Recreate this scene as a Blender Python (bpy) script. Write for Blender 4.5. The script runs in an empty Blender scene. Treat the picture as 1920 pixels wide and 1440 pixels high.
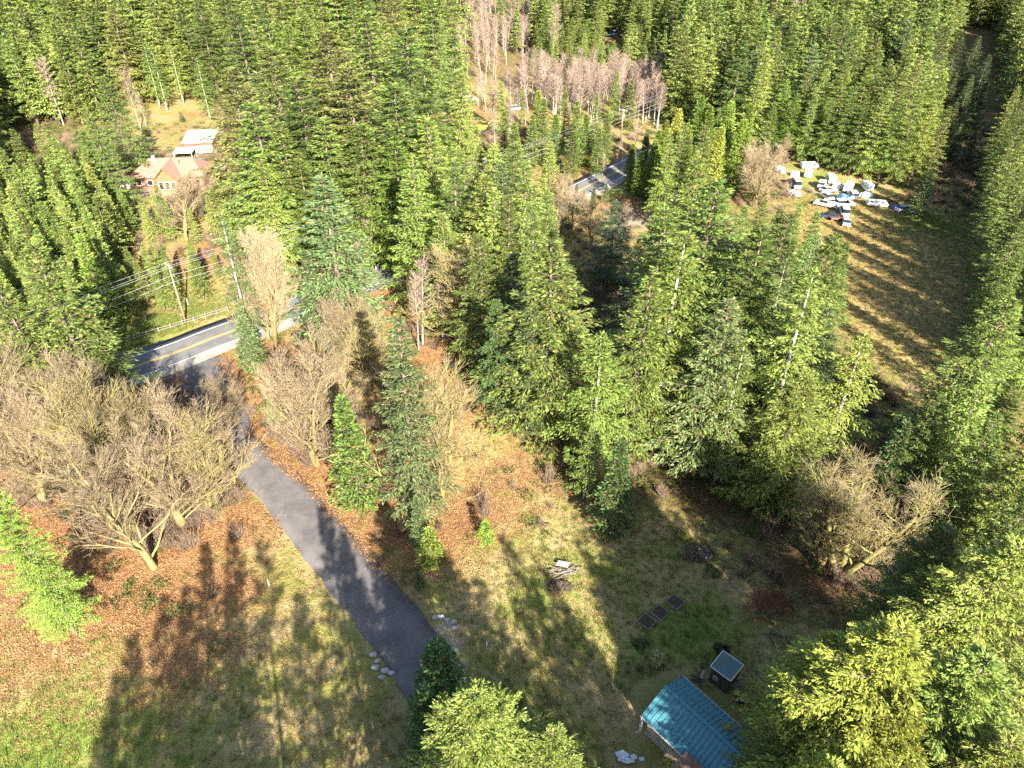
import bpy, bmesh, math, random
import numpy as np
from math import sin, cos, pi, radians, sqrt, atan2, floor
from mathutils import Vector, Matrix, noise

# ------------------------------------------------------------------ camera, world, sun, exposure
SC = bpy.context.scene
COL = SC.collection
PITCH, FPX, CAMH = radians(35.3), 1332.0, 65.0
cam_d = bpy.data.cameras.new('camera'); cam = bpy.data.objects.new('camera', cam_d); COL.objects.link(cam)
cam.location = (0, 0, CAMH); cam.rotation_euler = (pi / 2 - PITCH, 0, 0)
cam_d.sensor_width = 36; cam_d.lens = 36 * FPX / 1920; cam_d.clip_end = 6000; cam_d.clip_start = 0.5
SC.camera = cam

SUN_AZ, SUN_EL = radians(20), radians(27)
sdir = Vector((-sin(SUN_AZ) * cos(SUN_EL), cos(SUN_AZ) * cos(SUN_EL), -sin(SUN_EL)))
W = bpy.data.worlds.new('World'); SC.world = W; W.use_nodes = True
wn = W.node_tree.nodes; wl = W.node_tree.links
sky = wn.new('ShaderNodeTexSky'); sky.sky_type = 'NISHITA'; sky.sun_disc = False
sky.sun_elevation = SUN_EL; sky.sun_rotation = pi - SUN_AZ
bg = wn['Background']; wl.new(sky.outputs[0], bg.inputs[0]); bg.inputs[1].default_value = 0.068
sl = bpy.data.lights.new('sun', 'SUN'); sun = bpy.data.objects.new('sun', sl); COL.objects.link(sun)
sl.energy = 5.0; sl.angle = radians(0.53); sl.color = (1.0, 0.93, 0.81)
sun.rotation_euler = sdir.to_track_quat('-Z', 'Y').to_euler(); sun.location = (60, -80, 120)
SC.view_settings.view_transform = 'Standard'; SC.view_settings.look = 'None'
SC.view_settings.gamma = 1; SC.view_settings.exposure = 2.32; SC.view_settings.use_curve_mapping = False
SC.render.engine = 'CYCLES'
cy = SC.cycles
cy.max_bounces = 5; cy.diffuse_bounces = 2; cy.glossy_bounces = 2; cy.transmission_bounces = 3; cy.transparent_max_bounces = 4
cy.use_denoising = False
cy.sample_clamp_indirect = 6

rng = np.random.default_rng(7); random.seed(7)

# ------------------------------------------------------------------ helpers
def terrain(x, y):
    z = 0.35 * noise.noise(Vector((x * .03, y * .03, 2.0))) + 0.12 * noise.noise(Vector((x * .12, y * .12, 5.0)))
    if y > 270: z += (y - 270) ** 1.35 * 0.010
    return z

def ray(px, py):
    a, b = px - 960.0, -(py - 720.0)
    return Vector((a, FPX * cos(PITCH) + b * sin(PITCH), -FPX * sin(PITCH) + b * cos(PITCH)))

def gp(px, py, h=0.0):
    """ground position seen in the direction of a photograph pixel, h metres above the ground"""
    d = ray(px, py); z = h
    for _ in range(6):
        t = (CAMH - z) / max(-d.z, 1e-3); x, y = d.x * t, d.y * t
        z = 0.5 * z + 0.5 * (terrain(x, y) + h) if y > 270 else terrain(x, y) + h
    return x, y

def px_of(x, y, z=0.0):
    dz = z - CAMH
    depth = y * cos(PITCH) - dz * sin(PITCH); up = y * sin(PITCH) + dz * cos(PITCH)
    return 960 + FPX * x / depth, 720 - FPX * up / depth

def inpoly(x, y, P):
    c = False; j = len(P) - 1
    for i in range(len(P)):
        if (P[i][1] > y) != (P[j][1] > y) and x < (P[j][0] - P[i][0]) * (y - P[i][1]) / (P[j][1] - P[i][1]) + P[i][0]: c = not c
        j = i
    return c

def link(o, parent=None):
    COL.objects.link(o)
    if parent is not None: o.parent = parent
    return o

def tag(o, label=None, cat=None, group=None, kind=None):
    if label: o['label'] = label
    if cat: o['category'] = cat
    if group: o['group'] = group
    if kind: o['kind'] = kind
    return o

def empty(name, loc, rz=0.0, label=None, cat=None, group=None):
    o = bpy.data.objects.new(name, None); o.empty_display_size = 0.2
    o.location = loc; o.rotation_euler = (0, 0, rz); link(o); tag(o, label, cat, group)
    return o

def mesh_np(name, V, F, mats, midx=None, col=None, smooth=False):
    """V (n,3), F (m,k) all faces with k corners"""
    V = np.asarray(V, dtype=np.float32); F = np.asarray(F, dtype=np.int32)
    me = bpy.data.meshes.new(name)
    me.vertices.add(len(V)); me.vertices.foreach_set('co', V.ravel())
    k = F.shape[1]
    me.loops.add(F.size); me.loops.foreach_set('vertex_index', F.ravel())
    me.polygons.add(len(F)); me.polygons.foreach_set('loop_start', np.arange(0, F.size, k, dtype=np.int32))
    me.polygons.foreach_set('loop_total', np.full(len(F), k, dtype=np.int32))
    if midx is not None: me.polygons.foreach_set('material_index', np.asarray(midx, dtype=np.int32))
    if smooth: me.polygons.foreach_set('use_smooth', np.ones(len(F), dtype=bool))
    me.update(calc_edges=True)
    if col is not None:
        a = me.color_attributes.new('Col', 'FLOAT_COLOR', 'POINT')
        c = np.ones((len(V), 4), dtype=np.float32); c[:, :3] = col; a.data.foreach_set('color', c.ravel())
    for m in (mats if isinstance(mats, (list, tuple)) else [mats]): me.materials.append(m)
    return me

class MB:
    """collects boxes, prisms and tubes, then links them as one mesh object"""
    def __init__(s): s.v = []; s.f = []; s.m = []
    def add(s, V, F, mi=0):
        o = len(s.v); s.v += [tuple(q) for q in V]; s.f += [tuple(i + o for i in f) for f in F]; s.m += [mi] * len(F); return s
    def box(s, x0, x1, y0, y1, z0, z1, mi=0, T=None):
        V = [Vector(p) for p in ((x0, y0, z0), (x1, y0, z0), (x1, y1, z0), (x0, y1, z0), (x0, y0, z1), (x1, y0, z1), (x1, y1, z1), (x0, y1, z1))]
        if T is not None: V = [T @ p for p in V]
        return s.add(V, [(0, 3, 2, 1), (4, 5, 6, 7), (0, 1, 5, 4), (1, 2, 6, 5), (2, 3, 7, 6), (3, 0, 4, 7)], mi)
    def poly(s, P, z0, z1, mi=0):
        n = len(P); V = [(p[0], p[1], z0) for p in P] + [(p[0], p[1], z1) for p in P]
        return s.add(V, [tuple(range(n - 1, -1, -1)), tuple(range(n, 2 * n))] + [(i, (i + 1) % n, n + (i + 1) % n, n + i) for i in range(n)], mi)
    def prof(s, P, y0, y1, mi=0, T=None):
        """profile P of (x,z) extruded along y"""
        n = len(P); V = [Vector((p[0], y0, p[1])) for p in P] + [Vector((p[0], y1, p[1])) for p in P]
        if T is not None: V = [T @ p for p in V]
        return s.add(V, [tuple(range(n)), tuple(range(2 * n - 1, n - 1, -1))] + [((i + 1) % n, i, n + i, n + (i + 1) % n) for i in range(n)], mi)
    def tube(s, pts, rad, n=6, mi=0, cap=True):
        V = []; F = []; pts = [Vector(p) for p in pts]
        for i, p in enumerate(pts):
            d = (pts[min(i + 1, len(pts) - 1)] - pts[max(i - 1, 0)]).normalized()
            a = d.orthogonal().normalized() if i == 0 else (a - d * a.dot(d)).normalized()
            b = d.cross(a); r = rad[i] if hasattr(rad, '__len__') else rad
            for k in range(n):
                an = 2 * pi * k / n; V.append(p + (a * cos(an) + b * sin(an)) * r)
        for i in range(len(pts) - 1):
            for k in range(n): F.append((i * n + k, i * n + (k + 1) % n, (i + 1) * n + (k + 1) % n, (i + 1) * n + k))
        if cap: F.append(tuple(range(n - 1, -1, -1))); F.append(tuple(range((len(pts) - 1) * n, len(pts) * n)))
        return s.add(V, F, mi)
    def mesh(s, name, mats, smooth=False):
        me = bpy.data.meshes.new(name); me.from_pydata([tuple(v) for v in s.v], [], s.f)
        for m in (mats if isinstance(mats, (list, tuple)) else [mats]): me.materials.append(m)
        me.polygons.foreach_set('material_index', s.m)
        if smooth: me.polygons.foreach_set('use_smooth', [True] * len(s.f))
        me.update(); return me
    def build(s, name, mats, parent=None, smooth=False, bevel=0):
        o = bpy.data.objects.new(name, s.mesh(name, mats, smooth)); link(o, parent)
        if bevel:
            b = o.modifiers.new('bevel', 'BEVEL'); b.width = bevel; b.segments = 1; b.limit_method = 'ANGLE'
        return o

def copy_tree(o, parent=None):
    c = o.copy(); COL.objects.link(c); c.parent = parent
    for ch in list(o.children): copy_tree(ch, c)
    return c

# ------------------------------------------------------------------ materials
def nmat(name):
    m = bpy.data.materials.new(name); m.use_nodes = True
    return m, m.node_tree.nodes, m.node_tree.links, m.node_tree.nodes['Principled BSDF']

def mix(nt, a, b, f, mode='MIX'):
    n = nt.nodes.new('ShaderNodeMix'); n.data_type = 'RGBA'; n.blend_type = mode
    for s, v in ((n.inputs[0], f), (n.inputs[6], a), (n.inputs[7], b)):
        if isinstance(v, bpy.types.NodeSocket): nt.links.new(v, s)
        elif isinstance(v, (int, float)): s.default_value = v
        else: s.default_value = (*v, 1)
    return n.outputs[2]

def mth(nt, op, a, b=0.0, c=0.0, clamp=False):
    n = nt.nodes.new('ShaderNodeMath'); n.operation = op; n.use_clamp = clamp
    for s, v in zip(n.inputs, (a, b, c)):
        if isinstance(v, bpy.types.NodeSocket): nt.links.new(v, s)
        else: s.default_value = v
    return n.outputs[0]

def noi(nt, scale, detail=4, rough=.55, coord='OBJ', dist=0.0):
    tc = nt.nodes.new('ShaderNodeTexCoord') if coord == 'OBJ' else nt.nodes.new('ShaderNodeNewGeometry')
    n = nt.nodes.new('ShaderNodeTexNoise'); n.inputs['Scale'].default_value = scale
    n.inputs['Detail'].default_value = detail; n.inputs['Roughness'].default_value = rough; n.inputs['Distortion'].default_value = dist
    nt.links.new(tc.outputs['Object' if coord == 'OBJ' else 'Position'], n.inputs['Vector'])
    return n.outputs['Fac']

def ramp(nt, f, lo, hi):
    n = nt.nodes.new('ShaderNodeMapRange'); nt.links.new(f, n.inputs[0]); n.inputs[1].default_value = lo; n.inputs[2].default_value = hi
    n.interpolation_type = 'SMOOTHSTEP'; return n.outputs[0]

def simple(name, col, rough=.7, metal=0.0, col2=None, scale=3.0, bump=0.0, spec=.4):
    m, N, L, p = nmat(name); nt = m.node_tree
    c2 = col2 or tuple(c * .78 for c in col)
    f = ramp(nt, noi(nt, scale, 5, .65), .35, .65)
    L.new(mix(nt, col, c2, f), p.inputs['Base Color']); p.inputs['Roughness'].default_value = rough
    p.inputs['Metallic'].default_value = metal; p.inputs['Specular IOR Level'].default_value = spec
    if bump:
        b = N.new('ShaderNodeBump'); b.inputs['Strength'].default_value = bump; L.new(noi(nt, scale * 6, 4), b.inputs['Height']); L.new(b.outputs[0], p.inputs['Normal'])
    return m

def foliage(name, transl=.18, vlo=.42, vhi=1.75, hue=.025, warm=(0.16, 0.115, 0.035), warmf=.12):
    m, N, L, p = nmat(name); nt = m.node_tree
    oi = N.new('ShaderNodeObjectInfo'); g = N.new('ShaderNodeNewGeometry')
    r1 = oi.outputs['Random']; r2 = g.outputs['Random Per Island']
    h = N.new('ShaderNodeHueSaturation')
    c = mix(nt, oi.outputs['Color'], warm, mth(nt, 'MULTIPLY', mth(nt, 'GREATER_THAN', mth(nt, 'FRACT', mth(nt, 'MULTIPLY', r2, 37.7)), 1 - warmf), .7))
    L.new(c, h.inputs['Color'])
    L.new(mth(nt, 'ADD', .5 - hue, mth(nt, 'MULTIPLY', mth(nt, 'FRACT', mth(nt, 'MULTIPLY', r1, 17.3)), 1.4 * hue)), h.inputs['Hue'])
    v = mth(nt, 'MULTIPLY', mth(nt, 'MULTIPLY_ADD', r2, vhi - vlo, vlo), mth(nt, 'MULTIPLY_ADD', r1, .65, .68))
    L.new(v, h.inputs['Value'])
    L.new(h.outputs[0], p.inputs['Base Color']); p.inputs['Roughness'].default_value = .55; p.inputs['Specular IOR Level'].default_value = .25
    t = N.new('ShaderNodeBsdfTranslucent'); L.new(mix(nt, h.outputs[0], (1.0, 1.0, .35), 1.0, 'MULTIPLY'), t.inputs['Color'])
    ms = N.new('ShaderNodeMixShader'); ms.inputs[0].default_value = transl
    L.new(p.outputs[0], ms.inputs[1]); L.new(t.outputs[0], ms.inputs[2]); L.new(ms.outputs[0], N['Material Output'].inputs[0])
    return m

def vcol(name, rough=.9, var=.65, scale=5.0):
    m, N, L, p = nmat(name); nt = m.node_tree
    a = N.new('ShaderNodeVertexColor'); a.layer_name = 'Col'
    oi = N.new('ShaderNodeObjectInfo')
    f = noi(nt, scale, 3)
    c = mix(nt, a.outputs[0], (0.10, 0.085, 0.06), mth(nt, 'MULTIPLY', ramp(nt, f, .42, .62), var))
    h = N.new('ShaderNodeHueSaturation'); L.new(c, h.inputs['Color'])
    L.new(mth(nt, 'MULTIPLY_ADD', oi.outputs['Random'], .4, .8), h.inputs['Value'])
    L.new(h.outputs[0], p.inputs['Base Color']); p.inputs['Roughness'].default_value = rough; p.inputs['Specular IOR Level'].default_value = .2
    b = N.new('ShaderNodeBump'); b.inputs['Strength'].default_value = .5; b.inputs['Distance'].default_value = .1; L.new(f, b.inputs['Height']); L.new(b.outputs[0], p.inputs['Normal'])
    return m

M = {}
M['needles'] = foliage('needles')
M['shrub'] = foliage('shrub_leaves', vlo=.5, vhi=1.5)
M['grass'] = foliage('grass_blades', transl=.35, vlo=.6, vhi=1.5, hue=.03, warm=(.20, .14, .05), warmf=.35)
M['litter'] = foliage('leaf_litter', transl=.15, vlo=.65, vhi=1.35, hue=.02, warm=(.24, .15, .07), warmf=.4)
M['bark'] = simple('fir_bark', (.20, .155, .115), .95, col2=(.10, .075, .055), scale=4, bump=.5)
M['palebark'] = simple('pale_bark', (.42, .38, .33), .9, col2=(.25, .22, .18), scale=3, bump=.3)
M['branch'] = vcol('branch_bark')
M['white'] = simple('white_paint', (.66, .66, .65), .45, col2=(.52, .52, .50), scale=1.5)
M['whitetarp'] = simple('white_tarp', (.74, .75, .77), .6, col2=(.60, .62, .66), scale=1.2, bump=.3)
M['bluetarp'] = simple('blue_tarp', (.06, .14, .32), .5, scale=1.5, bump=.3)
M['darkpaint'] = simple('dark_paint', (.03, .04, .06), .4)
M['silver'] = simple('silver_paint', (.45, .47, .50), .35, metal=.3)
M['redbrown'] = simple('rust_paint', (.24, .08, .045), .7)
M['rubber'] = simple('rubber', (.02, .02, .02), .9)
M['chrome'] = simple('hub_metal', (.5, .5, .5), .35, metal=.8)
M['glass'] = simple('window_glass', (.02, .025, .03), .08, spec=.8)
M['yellow'] = simple('yellow_paint', (.62, .36, .03), .5)
M['lamp'] = simple('lamp_lens', (.5, .1, .05), .3)
M['steel'] = simple('galvanised_steel', (.42, .43, .44), .45, metal=.6)
M['weathered'] = simple('weathered_wood', (.27, .235, .20), .9, col2=(.15, .125, .10), scale=6, bump=.3)
M['darkwood'] = simple('dark_wood', (.085, .06, .045), .9, col2=(.05, .036, .028), scale=5, bump=.3)
M['freshwood'] = simple('sawn_wood', (.42, .31, .19), .8, col2=(.32, .22, .13), scale=5)
M['polewood'] = simple('pole_wood', (.30, .22, .15), .9, col2=(.20, .14, .09), scale=4, bump=.2)
M['beige'] = simple('beige_siding', (.52, .47, .36), .65, col2=(.42, .38, .29), scale=1.3)
M['bluemetal'] = simple('blue_metal_roof', (.075, .25, .29), .42, col2=(.055, .175, .225), scale=1.6, spec=.5)
M['bluemetal2'] = simple('blue_metal_sheet', (.05, .17, .19), .5, col2=(.12, .13, .09), scale=1.6)
M['brownroof'] = simple('brown_shingle', (.27, .155, .11), .9, col2=(.19, .105, .075), scale=2.5, bump=.2)
M['greyroof'] = simple('grey_green_metal', (.25, .30, .30), .5)
M['timber'] = simple('orange_timber', (.25, .12, .055), .7, col2=(.18, .085, .04), scale=3)
M['redwall'] = simple('red_barn_wall', (.20, .09, .06), .8)
M['stone'] = simple('pale_stone', (.42, .40, .37), .9, col2=(.27, .25, .23), scale=4, bump=.4)
M['ash'] = simple('ash_lumps', (.22, .22, .24), .95, col2=(.03, .03, .03), scale=3, bump=.4)
M['soil'] = simple('dark_soil', (.045, .032, .024), .98, col2=(.08, .055, .035), scale=4, bump=.5)
M['concrete'] = simple('concrete', (.36, .34, .31), .9, col2=(.28, .265, .24), scale=1.5)
M['teal'] = simple('teal_lid', (.20, .42, .42), .5)
M['orange'] = simple('orange_plastic', (.6, .16, .04), .5)
M['wire'] = simple('cable', (.30, .30, .30), .5)
M['signwhite'] = simple('white_stake', (.75, .73, .68), .7)

# ground material from two attribute sets, broken up by noise
m, N, L, p = nmat('ground'); nt = m.node_tree
def attr(n):
    a = N.new('ShaderNodeVertexColor'); a.layer_name = n; s = N.new('ShaderNodeSeparateColor'); L.new(a.outputs[0], s.inputs[0]); return s.outputs
A, B = attr('zoneA'), attr('zoneB')
n1, n2, n3, n4 = noi(nt, .16, 6, .62), noi(nt, .9, 5, .65), noi(nt, 4.5, 4, .6), noi(nt, .45, 4, .6, dist=.8)
nz = mth(nt, 'ADD', mth(nt, 'MULTIPLY', n2, .5), mth(nt, 'MULTIPLY', n3, .5))
def zone(base, col, w, k=.9):
    f = mth(nt, 'ADD', w, mth(nt, 'MULTIPLY', mth(nt, 'SUBTRACT', nz, .5), k * 2.2))
    return mix(nt, base, col, mth(nt, 'MULTIPLY', ramp(nt, f, .30, .70), .96))
base = mix(nt, (.31, .235, .105), (.21, .20, .055), ramp(nt, n1, .42, .6))
base = mix(nt, base, (.35, .26, .14), mth(nt, 'MULTIPLY', ramp(nt, n4, .5, .7), .6))
base = zone(base, mix(nt, (.11, .185, .025), (.17, .21, .04), ramp(nt, n3, .4, .6)), A[1])
base = zone(base, mix(nt, (.43, .315, .12), (.36, .265, .105), ramp(nt, n2, .4, .65)), B[1], .5)
base = zone(base, mix(nt, (.32, .165, .07), (.20, .12, .055), ramp(nt, n3, .4, .62)), A[0])
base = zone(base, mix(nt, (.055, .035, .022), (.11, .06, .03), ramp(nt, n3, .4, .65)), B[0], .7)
base = zone(base, mix(nt, (.14, .045, .022), (.09, .03, .018), ramp(nt, n3, .4, .6)), A[2], .5)
base = zone(base, mix(nt, (.36, .29, .21), (.25, .20, .15), ramp(nt, n3, .4, .6)), B[2], .4)
spk = mth(nt, 'MULTIPLY_ADD', noi(nt, 14, 3, .7), 1.3, .35)
cm = N.new('ShaderNodeCombineColor'); [L.new(spk, cm.inputs[i]) for i in range(3)]
base = mix(nt, base, cm.outputs[0], 1.0, 'MULTIPLY')
L.new(base, p.inputs['Base Color']); p.inputs['Roughness'].default_value = .95; p.inputs['Specular IOR Level'].default_value = .1
bp = N.new('ShaderNodeBump'); bp.inputs['Strength'].default_value = .9; bp.inputs['Distance'].default_value = .25
L.new(mth(nt, 'ADD', mth(nt, 'MULTIPLY', n3, .6), mth(nt, 'MULTIPLY', n2, 1.0)), bp.inputs['Height']); L.new(bp.outputs[0], p.inputs['Normal'])
M['ground'] = m

def asphalt(name, c1, c2):
    m, N, L, p = nmat(name); nt = m.node_tree
    a, b, c = noi(nt, .35, 5, .6), noi(nt, 25, 3, .7), noi(nt, 1.6, 5, .65, dist=.6)
    col = mix(nt, c1, c2, ramp(nt, a, .4, .62))
    col = mix(nt, col, tuple(min(1, k * 1.35) for k in c1), mth(nt, 'MULTIPLY', ramp(nt, c, .55, .7), .5))
    s = mth(nt, 'MULTIPLY_ADD', b, .9, .55); cm = N.new('ShaderNodeCombineColor'); [L.new(s, cm.inputs[i]) for i in range(3)]
    vr = N.new('ShaderNodeTexVoronoi'); vr.feature = 'DISTANCE_TO_EDGE'; vr.inputs['Scale'].default_value = .45
    g_ = N.new('ShaderNodeNewGeometry'); wv = N.new('ShaderNodeTexNoise'); wv.inputs['Scale'].default_value = .7; wv.inputs['Detail'].default_value = 6; L.new(g_.outputs['Position'], wv.inputs['Vector'])
    va = N.new('ShaderNodeVectorMath'); va.operation = 'ADD'; L.new(g_.outputs['Position'], va.inputs[0]); sc = N.new('ShaderNodeVectorMath'); sc.operation = 'SCALE'; sc.inputs['Scale'].default_value = 2.5; L.new(wv.outputs['Color'], sc.inputs[0]); L.new(sc.outputs[0], va.inputs[1]); L.new(va.outputs[0], vr.inputs['Vector'])
    crk = mth(nt, 'SUBTRACT', 1, ramp(nt, vr.outputs['Distance'], .004, .02))
    cc = mix(nt, mix(nt, col, cm.outputs[0], 1.0, 'MULTIPLY'), tuple(k * .35 for k in c2), mth(nt, 'MULTIPLY', crk, .3))
    L.new(cc, p.inputs['Base Color']); p.inputs['Roughness'].default_value = .85
    bb = N.new('ShaderNodeBump'); bb.inputs['Strength'].default_value = .25; L.new(b, bb.inputs['Height']); L.new(bb.outputs[0], p.inputs['Normal'])
    return m
M['asphalt'] = asphalt('highway_asphalt', (.15, .147, .14), (.12, .118, .115))
M['drive'] = asphalt('driveway_asphalt', (.125, .112, .106), (.092, .085, .082))
M['gravel'] = asphalt('gravel_shoulder', (.33, .30, .26), (.24, .21, .17))
M['linewhite'] = simple('white_line', (.72, .72, .70), .6, col2=(.5, .5, .48), scale=5)
M['lineyellow'] = simple('yellow_line', (.62, .42, .08), .6, col2=(.45, .32, .09), scale=5)

# ------------------------------------------------------------------ ground
def smoothline(P, step=2.0):
    P = [Vector((*q, 0)) for q in P]; out = []
    P = [P[0] * 2 - P[1]] + P + [P[-1] * 2 - P[-2]]
    for i in range(1, len(P) - 2):
        n = max(2, int((P[i + 1] - P[i]).length / step))
        for k in range(n):
            t = k / n; a, b, c, d = P[i - 1], P[i], P[i + 1], P[i + 2]
            out.append(.5 * ((2 * b) + (c - a) * t + (2 * a - 5 * b + 4 * c - d) * t * t + (3 * b - a - 3 * c + d) * t ** 3))
    out.append(P[-2]); return out

HWY = smoothline([(-240, -50), (-160, 20), (-110, 57), (-62.8, 95.9), (-52.3, 105.6), (-42.5, 114.6), (-28.7, 128.5), (-14, 143.5), (4, 163), (21.7, 183.5), (40, 207), (52, 220), (68, 232), (90, 243)], 2.5)
DRV = smoothline([(-52, 99.2), (-47.5, 92), (-42.5, 84), gp(430, 822), gp(470, 862), gp(528, 915), gp(597, 1000), gp(684, 1105), gp(742, 1175), gp(793, 1245), gp(850, 1330), gp(930, 1460)], 1.2)
def dist_line(L_, x, y):
    return min((q.x - x) ** 2 + (q.y - y) ** 2 for q in L_) ** .5
HA = np.array([(q.x, q.y) for q in HWY]); DA = np.array([(q.x, q.y) for q in DRV])
def near(arr, x, y): return float(np.sqrt(((arr - (x, y)) ** 2).sum(1)).min())

# (px, py, radius m, channel, strength)  channels: l leaf litter, g green, d red dirt, f forest floor, y gold, v gravel
BL = [(820, 760, 8, 'l', 1), (830, 690, 8, 'l', 1), (880, 960, 6, 'l', .8), (800, 1000, 6, 'l', .8), (700, 900, 7, 'l', 1), (700, 1000, 4, 'l', .7),
      (560, 870, 5, 'l', 1), (520, 800, 4, 'l', .7), (490, 740, 6, 'l', 1), (500, 680, 6, 'l', .9), (960, 880, 7, 'l', .55),
      (250, 1120, 9, 'l', 1), (330, 1000, 9, 'l', 1), (150, 1000, 12, 'l', 1), (100, 1290, 9, 'l', .5), (60, 1250, 8, 'l', .55), (230, 1270, 7, 'l', .7), (330, 1230, 6, 'l', .7),
      (420, 1100, 5, 'l', .7), (440, 980, 5, 'l', .8), (60, 900, 18, 'l', .9), (250, 850, 16, 'l', .8), (390, 880, 7, 'l', .7),
      (250, 1400, 5, 'g', .6), (390, 1360, 4, 'g', .5), (480, 1300, 3, 'g', .3), (60, 1420, 8, 'g', .8), (150, 1370, 6, 'g', .65), (200, 1200, 3, 'g', .5),
      (330, 1440, 4, 'g', .5), (740, 1420, 3, 'g', .4),
      (1000, 1100, 5, 'g', .45), (1100, 1180, 6, 'g', .5), (1200, 1230, 5, 'g', .55), (1300, 1180, 6, 'g', .7), (1050, 1060, 4, 'g', .45), (1130, 1060, 6, 'g', .4), (1250, 1060, 8, 'g', .35), (980, 1350, 5, 'g', .5),
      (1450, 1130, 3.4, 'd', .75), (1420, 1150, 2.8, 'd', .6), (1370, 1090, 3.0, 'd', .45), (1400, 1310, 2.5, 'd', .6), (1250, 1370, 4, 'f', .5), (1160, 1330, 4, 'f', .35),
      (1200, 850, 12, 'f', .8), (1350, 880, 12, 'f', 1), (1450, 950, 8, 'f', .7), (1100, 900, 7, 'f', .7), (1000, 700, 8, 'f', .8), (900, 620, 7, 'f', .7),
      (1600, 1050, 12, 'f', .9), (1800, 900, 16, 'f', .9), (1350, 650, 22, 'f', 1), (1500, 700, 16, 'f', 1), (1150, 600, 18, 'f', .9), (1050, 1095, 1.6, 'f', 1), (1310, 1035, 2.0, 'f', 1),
      (1600, 450, 14, 'y', 1), (1650, 520, 16, 'y', .9), (1600, 400, 10, 'y', .8), (1680, 640, 16, 'y', .5), (1750, 480, 10, 'y', .6), (1700, 560, 12, 'y', .6),
      (1540, 330, 9, 'g', .6), (1590, 345, 8, 'g', .5), (1550, 320, 8, 'l', .5), (1750, 420, 9, 'g', .6), (1620, 330, 12, 'y', .5), (1700, 350, 10, 'l', .4),
      (850, 880, 6, 'y', .6), (900, 800, 5, 'y', .8), (930, 850, 4, 'y', .6), (870, 740, 4, 'y', .6), (1150, 1110, 5, 'y', .35),
      (300, 610, 6, 'g', .8), (230, 640, 6, 'g', .8), (370, 580, 5, 'g', .6), (400, 530, 6, 'y', .6), (390, 480, 7, 'l', .6),
      (330, 250, 16, 'l', .6), (280, 190, 16, 'l', .5), (310, 260, 8, 'g', .5), (300, 200, 18, 'y', .4), (220, 100, 30, 'l', .8), (360, 215, 8, 'l', .6), (340, 235, 10, 'f', .4),
      (330, 350, 9, 'v', 1), (290, 355, 7, 'v', .8), (260, 330, 6, 'l', .9),
      (1130, 300, 12, 'l', .9), (1080, 310, 14, 'l', .7), (1180, 380, 10, 'l', .6), (1150, 360, 6, 'g', .6), (1190, 410, 7, 'v', .8), (1050, 330, 10, 'l', .8),
      (950, 210, 30, 'l', .6), (1100, 230, 30, 'l', .5), (740, 540, 10, 'l', .8), (680, 560, 10, 'l', .6), (780, 620, 8, 'l', .6),
      (650, 1350, 4, 'y', .45), (600, 1250, 4, 'y', .35), (560, 1120, 3, 'y', .4), (850, 1210, 1.1, 'v', 1), (865, 1245, .7, 'v', .8), (835, 1175, 1.0, 'v', .9), (715, 1215, .8, 'v', .8), (735, 1250, .9, 'v', .9)]
CH = dict(l=(0, 0), g=(0, 1), d=(0, 2), f=(1, 0), y=(1, 1), v=(1, 2))

def axis(c0, c1, fine, lim, grow):
    out = [c0]; s = fine
    while out[-1] < c1: out.append(out[-1] + fine)
    while out[-1] < lim[1]: s *= grow; out.append(out[-1] + s)
    s = fine
    while out[0] > lim[0]: s *= grow; out.insert(0, out[0] - s)
    return np.array(out)
xs = axis(-75, 90, .9, (-3000, 3000), 1.06); ys = axis(20, 165, .9, (-2000, 5000), 1.05)
X, Y = np.meshgrid(xs, ys); nx, ny = len(xs), len(ys)
Z = np.array([terrain(a, b) for a, b in zip(X.ravel(), Y.ravel())]).reshape(X.shape)
# flatten gently under the roads
def road_near(arr, X, Y, r):
    D = np.full(X.shape, 1e9)
    for q in arr: D = np.minimum(D, (X - q[0]) ** 2 + (Y - q[1]) ** 2)
    return np.sqrt(D)
DH, DD = road_near(HA, X, Y, 0), road_near(DA, X, Y, 0)
PM = [gp(*q) for q in [(225, 722), (410, 645), (450, 690), (465, 740), (440, 800), (400, 810), (345, 775), (280, 755)]]
for i_ in range(ny):
    if 70 < ys[i_] < 115:
        for j_ in range(nx):
            if -75 < xs[j_] < -30 and inpoly(xs[j_], ys[i_], PM): Z[i_, j_] -= .25
Z = Z - .22 * np.clip(1 - (DH - 5.5) / 3, 0, 1) - .22 * np.clip(1 - (DD - 2.7) / 1.8, 0, 1)
zA = np.zeros((*X.shape, 3)); zB = np.zeros((*X.shape, 3))
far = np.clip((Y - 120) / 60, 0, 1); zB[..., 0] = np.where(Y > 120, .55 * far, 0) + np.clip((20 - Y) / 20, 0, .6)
for (px, py, r, ch, s) in BL:
    cx, cy_ = gp(px, py); k = np.exp(-(((X - cx) ** 2 + (Y - cy_) ** 2) / (r * r)) * .8) * s
    t, i = CH[ch]; arr = (zA, zB)[t]; arr[..., i] = np.maximum(arr[..., i], k)
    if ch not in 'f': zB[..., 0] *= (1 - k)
    if ch in 'gyvd': zA[..., 0] *= (1 - .6 * k)
zB[..., 2] = np.maximum(zB[..., 2], np.clip(1.15 - (DD - 2.9) / .9, 0, 1) * .55)
V = np.stack([X, Y, Z], -1).reshape(-1, 3)
idx = np.arange(nx * ny).reshape(ny, nx)
F = np.stack([idx[:-1, :-1], idx[:-1, 1:], idx[1:, 1:], idx[1:, :-1]], -1).reshape(-1, 4)
gme = mesh_np('ground', V, F, M['ground'], smooth=True)
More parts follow.
